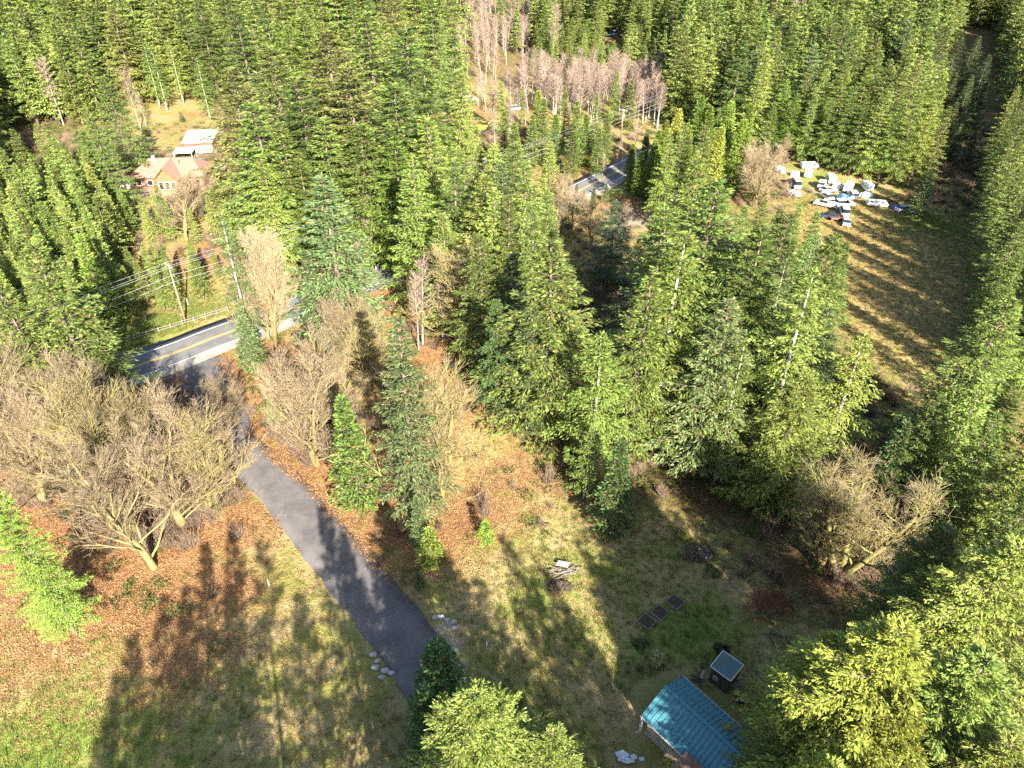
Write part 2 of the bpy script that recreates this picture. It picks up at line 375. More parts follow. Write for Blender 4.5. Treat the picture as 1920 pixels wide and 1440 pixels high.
for nm, z in (('zoneA', zA), ('zoneB', zB)):
    a = gme.color_attributes.new(nm, 'FLOAT_COLOR', 'POINT'); c = np.ones((nx * ny, 4), np.float32); c[:, :3] = np.clip(z, 0, 1).reshape(-1, 3); a.data.foreach_set('color', c.ravel())
ground = bpy.data.objects.new('ground', gme); link(ground); tag(ground, kind='structure')
def chan(ch, x, y):
    t, i = CH[ch]; a = (zA, zB)[t]; j = min(ny - 1, int(np.searchsorted(ys, y))); k = min(nx - 1, int(np.searchsorted(xs, x))); return a[j, k, i]

# roads: ribbons following a centre line
def ribbon(name, line, o0, o1, lift, mat, wob=0.0, thick=0.0, parent=None, i0=0, i1=None):
    line = line[i0:i1]; V = []; F = []
    nn = 5 if (o1 - o0) > 1 else 2
    for i, q in enumerate(line):
        d = (line[min(i + 1, len(line) - 1)] - line[max(i - 1, 0)]).normalized(); nrm = Vector((d.y, -d.x, 0))
        w0 = wob * noise.noise(Vector((i * .35, 3, 1))); w1 = wob * noise.noise(Vector((i * .35, 9, 4)))
        for k in range(nn):
            t = k / (nn - 1); o = o0 + w0 + (o1 + w1 - o0 - w0) * t; p_ = q + nrm * o
            V.append((p_.x, p_.y, terrain(p_.x, p_.y) * 0 + terrain(q.x, q.y) + lift))
    for i in range(len(line) - 1):
        for k in range(nn - 1): F.append((i * nn + k, i * nn + k + 1, (i + 1) * nn + k + 1, (i + 1) * nn + k))
    me = mesh_np(name, V, F, mat, smooth=False); o = bpy.data.objects.new(name, me); link(o, parent)
    if thick:
        s = o.modifiers.new('solid', 'SOLIDIFY'); s.thickness = thick; s.offset = -1 if True else 1
    return o
road = ribbon('road', HWY, -5.2, 5.4, 0.02, M['asphalt'], .25, .3); tag(road, kind='structure')
for off in (-3.35, 3.35):
    o = ribbon('edge_line', HWY, off - .11, off + .11, 0.026, M['linewhite']); o.parent = road
for off in (-.2, .2):
    o = ribbon('centre_line', HWY, off - .09, off + .09, 0.026, M['lineyellow']); o.parent = road
sh = ribbon('gravel_shoulder', HWY, 3.7, 5.9, 0.024, M['gravel'], .5); sh.parent = road
drv = ribbon('driveway', DRV, -3.1, 3.1, 0.010, M['drive'], .3, .25); tag(drv, kind='structure')
# the flared mouth where the driveway meets the highway
mouth = []
for q in [(232, 722), (410, 652), (440, 690), (455, 740), (430, 790), (400, 800), (350, 765), (290, 745)]: mouth.append(gp(*q))
mb = MB(); mb.poly(mouth, -.3, terrain(*mouth[3]) + .014); mo = mb.build('driveway_mouth', M['drive']); tag(mo, kind='structure')

# ------------------------------------------------------------------ foliage generators
def blades(P, az, pitch, ln, wd, roll):
    """rhombic sprays: P (n,3) start, azimuth, pitch, length, width, roll -> verts (4n,3), faces (n,4)"""
    d = np.stack([np.cos(az) * np.cos(pitch), np.sin(az) * np.cos(pitch), np.sin(pitch)], -1)
    s = np.stack([-np.sin(az), np.cos(az), np.zeros_like(az)], -1)
    u = np.cross(s, d)
    w = s * np.cos(roll)[:, None] + u * np.sin(roll)[:, None]
    mid = P + d * (ln * .45)[:, None]
    V = np.stack([P, mid + w * (wd * .5)[:, None], P + d * ln[:, None], mid - w * (wd * .5)[:, None]], 1).reshape(-1, 3)
    return V, np.arange(len(V)).reshape(-1, 4)

def conifer(seed, H=28, R=4.6, cb=.12, nb=260, dens=2.6, kb=4, blade=.55, power=.8, droop=.35, elo=-14, ehi=38, bladew=.36, ragged=.28, hang=18, whorl=7):
    r = np.random.default_rng(seed); PP = []; AZ = []; PI_ = []; LN = []; WD = []; RO = []
    sticks = MB()
    for i in range(nb):
        t = ((i + .5) / nb) ** .92
        if whorl: t = (floor(t * nb / whorl) + .45) / (nb / whorl) + r.normal(0, .27) * whorl / nb
        t = min(max(t, .002), .995); z = H * (cb + (1 - cb) * t) - .15
        L = R * ((1 - t) ** power * min(1, .5 + t * 3.4) + .035) * r.uniform(1 - ragged, 1 + ragged * .7)
        if r.random() < .06 and t < .7: L *= .45
        e = radians(elo + (ehi - elo) * t ** 1.1 + r.normal(0, 5)); az = i * 2.39996 + r.normal(0, .22)
        nbl = int(5 + L * dens)
        s = np.clip(np.linspace(.12, 1, nbl) + r.normal(0, .03, nbl), .08, 1.02)
        dr = droop * r.uniform(.6, 1.3) * (1 - .75 * t); curve = L * (s * sin(e) - dr * s ** 1.7 * .55 + dr * .30 * s ** 4)
        lat = .06 * L * np.sin(s * 3 + r.uniform(0, 6))
        cx = L * s * cos(e)
        bx = cx * cos(az) - lat * sin(az); by = cx * sin(az) + lat * cos(az); bz = z + curve
        if nb > 150:
            sticks.tube([(0, 0, z), (bx[nbl // 2], by[nbl // 2], bz[nbl // 2]), (bx[-1], by[-1], bz[-1])], [.045 + .008 * L, .03, .01], 3, 1, cap=False)
        side = np.where(np.arange(nbl) % 2 == 0, 1, -1)
        daz = az + side * np.radians(r.uniform(38, 72, nbl)) * (1 - .6 * s); daz[-1] = az
        bl = (.36 * L * (1 - s) ** .7 + .28 + .05 * L) * r.uniform(.7, 1.2, nbl)
        slope = np.arctan(sin(e) / max(cos(e), .2) - dr * .5) * .6
        for k in range(kb):
            u = (k + r.uniform(0, .9, nbl)) / kb
            pt = slope - np.radians(r.uniform(2, hang + 12, nbl)) + np.radians(10) * (1 - u)
            q = np.stack([bx + np.cos(daz) * bl * u, by + np.sin(daz) * bl * u, bz + np.tan(slope - radians(hang * .6)) * bl * u * .7 + r.normal(0, .06, nbl)], -1)
            PP.append(q); AZ.append(daz + r.normal(0, .42, nbl)); PI_.append(pt + r.normal(0, .17, nbl))
            l = blade * r.uniform(.65, 1.35, nbl) * (1 - .35 * u); LN.append(l); WD.append(l * bladew * r.uniform(.7, 1.3, nbl)); RO.append(r.normal(0, .5, nbl))
    n = 14; tt = np.linspace(.95, 1.0, n); PP.append(np.stack([np.zeros(n), np.zeros(n), H * tt], -1)); AZ.append(r.uniform(0, 6.28, n)); PI_.append(np.full(n, .9)); LN.append(np.full(n, blade * .8)); WD.append(np.full(n, .12)); RO.append(r.normal(0, .6, n))
    V, F = blades(*[np.concatenate(a) for a in (PP, AZ, PI_, LN, WD, RO)])
    return V.astype(np.float32), F, sticks

def conifer_meshes(nm, seed, trunk_mat='bark', **k):
    V, F, sticks = conifer(seed, **k); H = k.get('H', 28)
    mi = np.zeros(len(F), np.int32)
    if sticks.v:
        sv = np.array(sticks.v, np.float32); sf = np.array(sticks.f, np.int32) + len(V)
        V = np.concatenate([V, sv]); F = np.concatenate([F, sf]); mi = np.concatenate([mi, np.ones(len(sf), np.int32)])
    crown = mesh_np(nm + '_crown', V, F, [M['needles'], M['bark']], mi)
    r0 = .011 * H + .05; ph = seed * 1.7
    pts = [(.10 * sin(ph + j) * (j / 8), .10 * cos(ph + j * .7) * (j / 8), H * j / 8 * .985 - (.3 if j == 0 else 0)) for j in range(9)]
    tb = MB(); tb.tube(pts, [r0 * (1.25 if j == 0 else 1) * (1 - .95 * j / 8) + .02 for j in range(9)], 8)
    trunk = tb.mesh(nm + '_trunk', M[trunk_mat], True)
    both = None
    return crown, trunk, H

def merged(nm, crown, trunk, cap=None):
    bm = bmesh.new(); bm.from_mesh(crown); n0 = len(bm.faces); bm.from_mesh(trunk)
    bm.faces.ensure_lookup_table()
    for f in bm.faces[n0:]: f.material_index = 1
    me = bpy.data.meshes.new(nm); bm.to_mesh(me); bm.free()
    for m_ in crown.materials: me.materials.append(m_)
    return me

def grow_tree(seed, H, kind='maple'):
    """bare broadleaved tree: returns (trunk mesh, crown mesh)"""
    r = random.Random(seed); tr = MB(); cr = MB(); tcol = []; ccol = []
    if kind == 'maple': wood = (.20, .165, .055); mid = (.26, .205, .10); twig = (.37, .275, .18)
    elif kind == 'alder': wood = (.42, .38, .33); mid = (.36, .29, .235); twig = (.33, .235, .19)
    elif kind == 'mossy': wood = (.17, .15, .045); mid = (.24, .21, .06); twig = (.29, .23, .12)
    else: wood = (.13, .11, .07); mid = (.17, .14, .09); twig = (.27, .21, .15)
    def path(p, d, L, n, wander, up):
        pts = [p.copy()]; d = d.copy()
        for i in range(n):
            d = (d + Vector((r.gauss(0, wander), r.gauss(0, wander), r.gauss(0, wander * .6) + up))).normalized()
            p = p + d * (L / n); pts.append(p.copy())
        return pts, d
    def put(mb, cols, pts, r0, r1, sides, c0, c1):
        n = len(pts); rad = [r0 + (r1 - r0) * i / (n - 1) for i in range(n)]
        k = len(mb.v); mb.tube(pts, rad, sides, 0, cap=False)
        for i in range(n):
            c = tuple(a + (b - a) * i / (n - 1) for a, b in zip(c0, c1)); cols.extend([c] * sides)
    if kind in ('maple', 'dark', 'mossy'):
        nst = r.choice([1, 1, 2, 3]); leaders = []
        for s in range(nst):
            a = r.uniform(0, 6.28); d = Vector((cos(a) * .18 * (nst > 1), sin(a) * .18 * (nst > 1), 1)).normalized()
            pts, d2 = path(Vector((cos(a) * .25 * (nst > 1), sin(a) * .25 * (nst > 1), -.3)), d, H * .76, 8, .085, .04)
            put(tr, tcol, pts, H * .019, H * .006, 7, wood, mid); leaders.append(pts)
        limbs = []
        for pts in leaders:
            nl = int(21 / nst ** .5)
            for i in range(nl):
                t = .09 + .91 * (i + r.random() * .9) / nl; f = t * (len(pts) - 1); j = min(int(f), len(pts) - 2); p = pts[j].lerp(pts[j + 1], f - j)
                a = i * 2.4 + r.uniform(-.6, .6); el = radians(r.uniform(22, 64) + 18 * t); L = H * r.uniform(.22, .46) * (1.1 - .6 * t)
                lp, d2 = path(p, Vector((cos(a) * cos(el), sin(a) * cos(el), sin(el))), L, 5, .2, .09)
                rr = H * .0068 * (1.1 - .5 * t); put(tr, tcol, lp, rr, rr * .35, 5, wood, mid); limbs.append((lp, L, rr))
        for lp, L, rr in limbs:
            for i in range(9):
                t = .2 + .8 * (i + r.random() * .8) / 9; f = min(t, .999) * 5; j = int(f); p = lp[j].lerp(lp[j + 1], f - j); base = (lp[j + 1] - lp[j]).normalized()
                d = (base + Vector((r.gauss(0, .55), r.gauss(0, .55), r.gauss(.15, .4)))).normalized()
                L2 = L * r.uniform(.25, .5); sp, d2 = path(p, d, L2, 3, .18, .06)
                put(cr, ccol, sp, .036, .018, 3, mid, mid)
                for q in range(7):
                    t2 = .15 + .85 * (q + r.random()) / 7; f2 = min(t2, .999) * 3; j2 = int(f2); p2 = sp[j2].lerp(sp[j2 + 1], f2 - j2)
                    d3 = ((sp[j2 + 1] - sp[j2]).normalized() + Vector((r.gauss(0, .5), r.gauss(0, .5), r.gauss(.2, .4)))).normalized()
                    tp, d4 = path(p2, d3, r.uniform(.7, 1.7) * H / 18, 2, .18, .08)
                    put(cr, ccol, tp, .017, .008, 3, mid, twig)
                    for w in range(2):
                        d5 = (d3 + Vector((r.gauss(0, .5), r.gauss(0, .5), r.gauss(.2, .4)))).normalized(); q0 = tp[1]
                        put(cr, ccol, [q0, q0 + d5 * r.uniform(.4, .9)], .011, .006, 3, twig, twig)
    else:
        pts, d2 = path(Vector((0, 0, -.3)), Vector((0, 0, 1)), H, 9, .022, .02)
        put(tr, tcol, pts, H * .0085, .03, 6, wood, mid)
        nl = 46
        for i in range(nl):
            t = .38 + .6 * (i + r.random()) / nl; f = t * 9; j = min(int(f), 8); p = pts[j].lerp(pts[j + 1], f - j)
            a = i * 2.4 + r.uniform(-.5, .5); el = radians(r.uniform(28, 58)); L = H * r.uniform(.09, .17) * (1.25 - .8 * t)
            lp, d3 = path(p, Vector((cos(a) * cos(el), sin(a) * cos(el), sin(el))), L, 3, .1, .08)
            put(cr, ccol, lp, .05, .02, 3, mid, twig)
            for q in range(9):
                f2 = (.15 + .84 * (q + r.random()) / 9.2) * 3; j2 = min(int(f2), 2); p2 = lp[j2].lerp(lp[j2 + 1], f2 - j2)
                d4 = ((lp[j2 + 1] - lp[j2]).normalized() + Vector((r.gauss(0, .4), r.gauss(0, .4), r.gauss(.3, .3)))).normalized()
                q1 = p2 + d4 * r.uniform(.5, 1.2); put(cr, ccol, [p2, q1], .022, .010, 3, twig, twig)
                for w in range(2):
                    d5 = (d4 + Vector((r.gauss(0, .4), r.gauss(0, .4), r.gauss(.2, .3)))).normalized(); q0 = p2.lerp(q1, r.uniform(.3, .9))
                    put(cr, ccol, [q0, q0 + d5 * r.uniform(.3, .7)], .016, .008, 3, twig, twig)
    out = []
    for mb, cols, nm in ((tr, tcol, 'trunk'), (cr, ccol, 'twigs')):
        out.append(mesh_np(kind + '_' + nm, mb.v, mb.f, M['branch'], col=np.array(cols)))
    return out[0], out[1], H

# variants of each kind
HERO = [conifer_meshes('hero_fir', 11 + i, H=26, R=6.8, cb=.10, nb=240, dens=4.8, kb=12, blade=.33, power=.72, droop=.32, bladew=.34, hang=14, ragged=.36) for i in range(2)]
FIRS = [conifer_meshes('fir', 31 + i, H=28, R=R_, cb=cb_, nb=nb_, dens=3.6, kb=6, blade=.55, power=pw_, droop=.5, ragged=.30, bladew=.32) for i, (R_, cb_, nb_, pw_) in enumerate([(5.8, .10, 160, .80), (5.2, .2, 145, .84), (6.6, .08, 165, .74), (4.6, .10, 160, .9)])]
OPENF = [conifer_meshes('open_fir', 51 + i, trunk_mat='palebark', H=28, R=5.2, cb=.22, nb=110, dens=3.6, kb=6, blade=.50, power=.74, droop=.5, ragged=.5, bladew=.34, elo=-22, hang=24) for i in range(2)]
CEDAR = [conifer_meshes('cedar', 61 + i, H=20, R=3.3, cb=.03, nb=260, dens=3.0, kb=4, blade=.55, power=.62, droop=.25, ragged=.2, elo=5, ehi=50, hang=34, bladew=.4) for i in range(2)]
YOUNG = [conifer_meshes('young_fir', 71 + i, H=14, R=2.7, cb=.02, nb=190, dens=3.4, kb=3, blade=.48, power=.95, droop=.15, ragged=.2, elo=2, ehi=50, hang=12, bladew=.42) for i in range(2)]
LITTLE = [conifer_meshes('little_fir', 81, H=4, R=1.1, cb=.0, nb=70, dens=9, kb=3, blade=.22, power=.95, droop=.12, ragged=.2, elo=8, ehi=50, hang=8, bladew=.42)]
FARF = [conifer_meshes('far_fir', 91 + i, H=28, R=R_, cb=.15, nb=120, dens=1.5, kb=4, blade=.9, power=.9, droop=.42, ragged=.24, bladew=.42) for i, R_ in enumerate((5.8, 5.0, 6.4))]
MAPLE = [grow_tree(101 + i, 18, 'maple') for i in range(4)]
DARK = [grow_tree(141, 14, 'dark')]; MOSSY = [grow_tree(151 + i, 16, 'mossy') for i in range(2)]
ALDER = [grow_tree(121 + i, 20, 'alder') for i in range(3)]

# colours of needles; C_DEEP also paints shade into firs standing in shadow
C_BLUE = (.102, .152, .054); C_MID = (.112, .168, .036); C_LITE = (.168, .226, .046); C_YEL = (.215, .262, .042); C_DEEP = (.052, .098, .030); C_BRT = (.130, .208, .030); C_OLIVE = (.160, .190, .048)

CONIF = []      # every conifer waiting to be placed: dict(x, y, H, w, var, col, label, group, cat)
def con(x, y, H, w, var, col, label=None, group=None, name='fir_tree', cat='fir tree', seed=None):
    CONIF.append(dict(x=x, y=y, H=H, w=w, var=var, col=col, label=label, group=group, name=name, cat=cat))
def apex(ax, ay, H, w, var, col, label=None, group=None, **k):
    """conifer whose tip is seen at (ax, ay) and that stands H metres tall"""
    x, y = gp(ax, ay, H); con(x, y, H, w, var, col, label, group, **k)
def place(d, i):
    var = d['var']; c, t, H0 = var
    o = empty(d['name'], (d['x'], d['y'], terrain(d['x'], d['y'])), random.uniform(0, 6.28), d['label'], d['cat'], d['group'])
    s = d['H'] / H0; o.scale = (s * d['w'], s * d['w'], s)
    o.rotation_euler = (random.gauss(0, .012), random.gauss(0, .012), random.uniform(0, 6.28))
    tk = bpy.data.objects.new('trunk', t); link(tk, o); ck = bpy.data.objects.new('crown', c); link(ck, o)
    j = random.uniform(.85, 1.15); ck.color = (d['col'][0] * j, d['col'][1] * j, d['col'][2] * j, 1)
    return o

BARE_COUNT = 0
def bare(x, y, H, var, label, group, name='bare_maple_tree', cat='bare tree', wf=1.0, lean=0):
    t, c, H0 = var; o = empty(name, (x, y, terrain(x, y)), 0, label, cat, group); s = H / H0
    o.scale = (s * wf, s * wf, s); o.rotation_euler = (random.gauss(0, .03), random.gauss(0, .03), random.uniform(0, 6.28))
    link(bpy.data.objects.new('trunk', t), o); link(bpy.data.objects.new('crown', c), o); return o

# ---- scattering with geometry nodes (one object of stuff)
def scatter(name, protos, P, rot, scl, pick, col, label=None, cat=None):
    P = np.asarray(P, np.float32); me = bpy.data.meshes.new(name); me.vertices.add(len(P)); me.vertices.foreach_set('co', P.ravel())
    for an, ty, arr, key in (('rot', 'FLOAT_VECTOR', rot, 'vector'), ('scl', 'FLOAT_VECTOR', scl, 'vector'), ('pick', 'INT', pick, 'value')):
        a = me.attributes.new(an, ty, 'POINT'); a.data.foreach_set(key, np.asarray(arr, np.float32 if ty != 'INT' else np.int32).ravel())
    o = bpy.data.objects.new(name, me); link(o); tag(o, label, cat, kind='stuff'); o.color = (*col, 1)
    ng = bpy.data.node_groups.new(name, 'GeometryNodeTree'); ng.interface.new_socket('Geometry', in_out='INPUT', socket_type='NodeSocketGeometry'); ng.interface.new_socket('Geometry', in_out='OUTPUT', socket_type='NodeSocketGeometry')
    N, L = ng.nodes, ng.links; gi = N.new('NodeGroupInput'); go = N.new('NodeGroupOutput')
    jn = N.new('GeometryNodeJoinGeometry'); ip = N.new('GeometryNodeInstanceOnPoints')
    for me2 in protos:
        po = bpy.data.objects.new(me2.name + '_source', me2); po.color = (*col, 1)
        oi = N.new('GeometryNodeObjectInfo'); oi.inputs['Object'].default_value = po; oi.inputs['As Instance'].default_value = True
        L.new(oi.outputs['Geometry'], jn.inputs[0])
    def na(nm, ty):
        q = N.new('GeometryNodeInputNamedAttribute'); q.data_type = ty; q.inputs['Name'].default_value = nm; return q.outputs[0]
    L.new(gi.outputs[0], ip.inputs['Points']); L.new(jn.outputs[0], ip.inputs['Instance']); ip.inputs['Pick Instance'].default_value = True
    L.new(na('pick', 'INT'), ip.inputs['Instance Index']); L.new(na('scl', 'FLOAT_VECTOR'), ip.inputs['Scale']); L.new(na('rot', 'FLOAT_VECTOR'), ip.inputs['Rotation'])
    L.new(ip.outputs[0], go.inputs[0]); md = o.modifiers.new('scatter', 'NODES'); md.node_group = ng
    return o

# ------------------------------------------------------------------ buildings
def axes(o, u):
    """matrix with x along u, y to the left of it"""
    u = Vector((u[0], u[1], 0)).normalized(); v = Vector((-u.y, u.x, 0))
    return Matrix(((u.x, v.x, 0, o[0]), (u.y, v.y, 0, o[1]), (0, 0, 1, terrain(o[0], o[1]) + (o[2] if len(o) > 2 else 0)), (0, 0, 0, 1)))
def root(name, o, u, label, cat, group=None):
    e = empty(name, (0, 0, 0), 0, label, cat, group); e.matrix_world = axes(o, u); return e

def gable_roof(e, x0, x1, y0, y1, ze, zr, over, mat, strip=.45, name='roof_panel', seam=True, thick=.05):
    """ridge along x; every strip of sheet metal is a part"""
    ym = (y0 + y1) / 2; n = max(1, round((x1 - x0 + 2 * over) / strip)); w = (x1 - x0 + 2 * over) / n
    me = {}
    for side in (0, 1):
        ye = (y0 - over) if side == 0 else (y1 + over); sl = (zr - ze) / ((y1 - y0) / 2); zee = ze - over * sl
        mb = MB(); g = .014
        P = [(0 + g, ye, zee), (w - g, ye, zee), (w - g, ym, zr), (0 + g, ym, zr)]
        V = [(a, b, c) for a, b, c in P] + [(a, b, c + thick) for a, b, c in P]
        mb.add(V, [(0, 3, 2, 1), (4, 5, 6, 7), (0, 1, 5, 4), (1, 2, 6, 5), (2, 3, 7, 6), (3, 0, 4, 7)])
        if seam:
            V = [(a, b, c + thick + h) for h in (-.004, .05) for a, b, c in ((g, ye, zee), (g + .045, ye, zee), (g + .045, ym, zr), (g, ym, zr))]
            mb.add(V, [(4, 5, 6, 7), (0, 1, 5, 4), (1, 2, 6, 5), (2, 3, 7, 6), (3, 0, 4, 7)])
        me[side] = mb.mesh(name, mat)
        for i in range(n):
            o = bpy.data.objects.new(name, me[side]); o.location = (x0 - over + i * w, 0, 0); link(o, e)
    mb = MB(); mb.prof([(-.16, -.045), (0, .02), (.16, -.045), (.16, -.01), (0, .06), (-.16, -.01)], 0, x1 - x0 + 2 * over)
    o = mb.build('ridge_cap', mat, e); o.matrix_local = Matrix.Translation((x0 - over, ym, zr + thick + .03)) @ Matrix.Rotation(-pi / 2, 4, 'Z')

def window(e, x, y, z, w, h, ang=0, frame='white'):
    """window in a wall; ang turns it about z, facing -y at 0"""
    fr = MB(); t = .07
    for a in ((-w / 2 - t, -w / 2, -h / 2 - t, h / 2 + t), (w / 2, w / 2 + t, -h / 2 - t, h / 2 + t), (-w / 2, w / 2, h / 2, h / 2 + t), (-w / 2, w / 2, -h / 2 - t, -h / 2)):
        fr.box(a[0], a[1], -.05, .03, a[2], a[3])
    o = fr.build('window', M[frame], e); o.location = (x, y, z); o.rotation_euler = (0, 0, ang)
    g = MB().box(-w / 2, w / 2, -.02, 0, -h / 2, h / 2).build('pane', M['glass'], o); return o

# the long building with the blue metal roof at the bottom edge
bo = root('pole_barn', (11.8, 35.49), (.646, -.763), 'long building with blue standing-seam metal roof and beige siding at the bottom edge', 'building')
# local frame: x along the ridge, y to the left of it; the roof spans y 0..6.23 (right of the wall seen)
BL_, BW_ = 12.0, 6.23
gable_roof(bo, .25, BL_, .35, BW_ - .35, 2.7 + .12, 4.25, .3, M['bluemetal'])
mb = MB()
for i in range(int((BL_ - .6) / .2)):       # corrugated siding seen below the left eave
    x = .5 + i * .2; mb.box(x, x + .15, .55, .60, 0, 2.72); mb.box(x + .15, x + .2, .58, .60, 0, 2.72)
w_ = mb.build('wall', M['beige'], bo)
mb = MB(); mb.box(.5, BL_, BW_ - .6, BW_ - .55, 0, 2.72); mb.build('wall', M['beige'], bo)
mb = MB(); mb.prof([(.6, 0), (BW_ - .6, 0), (BW_ - .6, 2.75), (BW_ / 2, 4.1), (.6, 2.75)], -.55, -.5); o = mb.build('gable_wall', M['beige'], bo); o.rotation_euler = (0, 0, pi / 2)
for (x, y) in ((.12, .18), (.12, BW_ - .18)):
    MB().tube([(x, y, -.1), (x, y, 2.7)], .07, 8).build('post', M['white'], bo)
MB().tube([(.1, .05, 2.75), (.12, -.05, 2.5), (.12, -.05, .3), (-.1, -.25, .1)], .045, 8).build('downpipe', M['white'], bo)
MB().box(-.1, BL_, -.02, .08, 2.58, 2.68).build('gutter', M['white'], bo); MB().box(-.1, BL_, BW_ - .08, BW_ + .02, 2.58, 2.68).build('gutter', M['white'], bo)
MB().box(.4, BL_, .4, BW_ - .4, -.1, .06).build('slab', M['concrete'], bo)
pr = root('porch_roof', (11.8, 35.49), (.646, -.763), 'corner of a brown shingled porch roof poking over the blue metal roof at the bottom edge', 'roof')
for i in range(14):
    MB().box(4.85, 8.5, .35 - (i + 1) * .33, .35 - i * .33 - .015, 3.22 - .012 * i, 3.27 - .012 * i).build('shingle_row', M['brownroof'], pr)
for (x, y) in ((5.0, -4.0), (8.3, -4.0)): MB().box(x, x + .12, y, y + .12, -.1, 3.05).build('post', M['weathered'], pr)
MB().box(4.85, 8.5, -4.3, .36, 3.02, 3.06).build('deck_board', M['freshwood'], pr)

# little shed
A_, B_, C_, D_ = [Vector((*q, 0)) for q in ((19.38, 40.71), (20.96, 39.13), (22.74, 40.43), (21.29, 42.12))]
u = (B_ - A_).normalized(); SL, SW = 2.25, 2.32
so = root('garden_shed', (A_.x, A_.y), u, 'small dark plank shed with flat blue roof edged in white beside the long building', 'shed')
k = 4
for i in range(k):
    x0 = i * SL / k; V = [(x0, 0, 2.38), (x0 + SL / k - .01, 0, 2.38), (x0 + SL / k - .01, SW, 2.52), (x0, SW, 2.52)]
    mb = MB(); mb.add(V + [(a, b, c + .04) for a, b, c in V], [(0, 3, 2, 1), (4, 5, 6, 7), (0, 1, 5, 4), (1, 2, 6, 5), (2, 3, 7, 6), (3, 0, 4, 7)]); mb.build('roof_sheet', M['bluemetal2'], so)
def bar(p, q, r, mat, name, par): return MB().tube([p, q], r, 4).build(name, M[mat], par)
for p, q in (((0, 0, 2.44), (SL, 0, 2.44)), ((SL, 0, 2.44), (SL, SW, 2.58)), ((SL, SW, 2.58), (0, SW, 2.58)), ((0, SW, 2.58), (0, 0, 2.44))): bar(p, q, .055, 'white', 'roof_trim', so)
def planks(e, x0, x1, y, z0, z1, mat, w=.2, ang=0, org=(0, 0)):
    n = max(1, round((x1 - x0) / w)); w = (x1 - x0) / n; me = MB().box(.006, w - .006, -.015, .015, z0, z1).mesh('plank', M[mat])
    for i in range(n):
        o = bpy.data.objects.new('plank', me); link(o, e); c, s = cos(ang), sin(ang); lx = x0 + i * w
        o.location = (org[0] + lx * c - y * s, org[1] + lx * s + y * c, random.uniform(-.02, .02)); o.rotation_euler = (0, 0, ang + random.uniform(-.01, .01))
planks(so, .12, SL - .12, .12, 0, 2.3, 'darkwood'); planks(so, .12, SW - .12, 0, 0, 2.36, 'darkwood', ang=pi / 2, org=(SL - .12, 0)); planks(so, .12, SW - .12, 0, 0, 2.36, 'darkwood', ang=pi / 2, org=(.15, 0)); planks(so, .12, SL - .12, SW - .12, 0, 2.4, 'darkwood')
window(so, .75, .08, 1.2, .35, .3)

# house on the left hill side
ho = root('house', (-97.5, 178.5), (1, .08), 'brown-roofed house with orange timber gable among the trees at the upper left', 'house')
def slab(e, name, P, t, mat):
    mb = MB(); V = [Vector(p) for p in P]; n = len(V)
    mb.add([tuple(v) for v in V] + [(v.x, v.y, v.z + t) for v in V], [tuple(range(n - 1, -1, -1)), tuple(range(n, 2 * n))] + [(i, (i + 1) % n, n + (i + 1) % n, n + i) for i in range(n)])
    return mb.build(name, M[mat], e)
mb = MB(); mb.box(0, 18, 0, 9, -1, 3.2); mb.build('wall', M['redwall'], ho)
slab(ho, 'roof', [(-.6, -.7, 3.0), (18.6, -.7, 3.0), (15, 4.5, 6.4), (4, 4.5, 6.4)], .12, 'brownroof'); slab(ho, 'roof', [(18.6, 9.7, 3.0), (-.6, 9.7, 3.0), (4, 4.5, 6.4), (15, 4.5, 6.4)], .12, 'brownroof')
slab(ho, 'roof', [(-.6, 9.7, 3.0), (-.6, -.7, 3.0), (4, 4.5, 6.4)], .12, 'brownroof'); slab(ho, 'roof', [(18.6, -.7, 3.0), (18.6, 9.7, 3.0), (15, 4.5, 6.4)], .12, 'brownroof')
mb = MB(); mb.prof([(7, 0), (12.4, 0), (12.4, 3.4), (9.7, 6.0), (7, 3.4)], -2.6, 4); mb.build('front_gable', M['timber'], ho)
slab(ho, 'gable_roof', [(6.5, -3.4, 3.1), (9.7, -3.4, 6.25), (9.7, 4.5, 6.5), (6.5, 4.5, 3.4)], .12, 'brownroof'); slab(ho, 'gable_roof', [(9.7, -3.4, 6.25), (12.9, -3.4, 3.1), (12.9, 4.5, 3.4), (9.7, 4.5, 6.5)], .12, 'brownroof')
for a, b in (((6.5, -3.45, 3.1), (9.7, -3.45, 6.25)), ((12.9, -3.45, 3.1), (9.7, -3.45, 6.25)), ((7.0, -3.3, 0), (7.0, -3.3, 3.4)), ((12.4, -3.3, 0), (12.4, -3.3, 3.4))): bar(a, b, .14, 'timber', 'timber_beam', ho)
for x in (8.2, 9.7, 11.2): window(ho, x, -2.64, 1.6, 1.0, 1.8)
for x in (1.8, 4.6, 14.2, 16.6): window(ho, x, -.04, 1.6, 1.2, 1.2)
MB().box(5.2, 5.9, 3.4, 4.1, 4, 7.4).build('chimney', M['stone'], ho); MB().tube([(12, 3, 4.6), (12, 3, 6.3)], .12, 8).build('vent_pipe', M['darkpaint'], ho)
mb = MB(); mb.box(-5.5, 1.5, 1, 7.5, -1, 2.6); mb.build('garage_wall', M['redwall'], ho)
slab(ho, 'garage_roof', [(-6, .3, 2.6), (2, .3, 2.6), (2, 4.2, 4.2), (-6, 4.2, 4.2)], .1, 'brownroof'); slab(ho, 'garage_roof', [(2, 8.1, 2.6), (-6, 8.1, 2.6), (-6, 4.2, 4.2), (2, 4.2, 4.2)], .1, 'brownroof')
for x in (-3.8, -.8): MB().box(x - 1.2, x + 1.2, .93, .985, -.1, 2.1).build('garage_door', M['white'], ho)
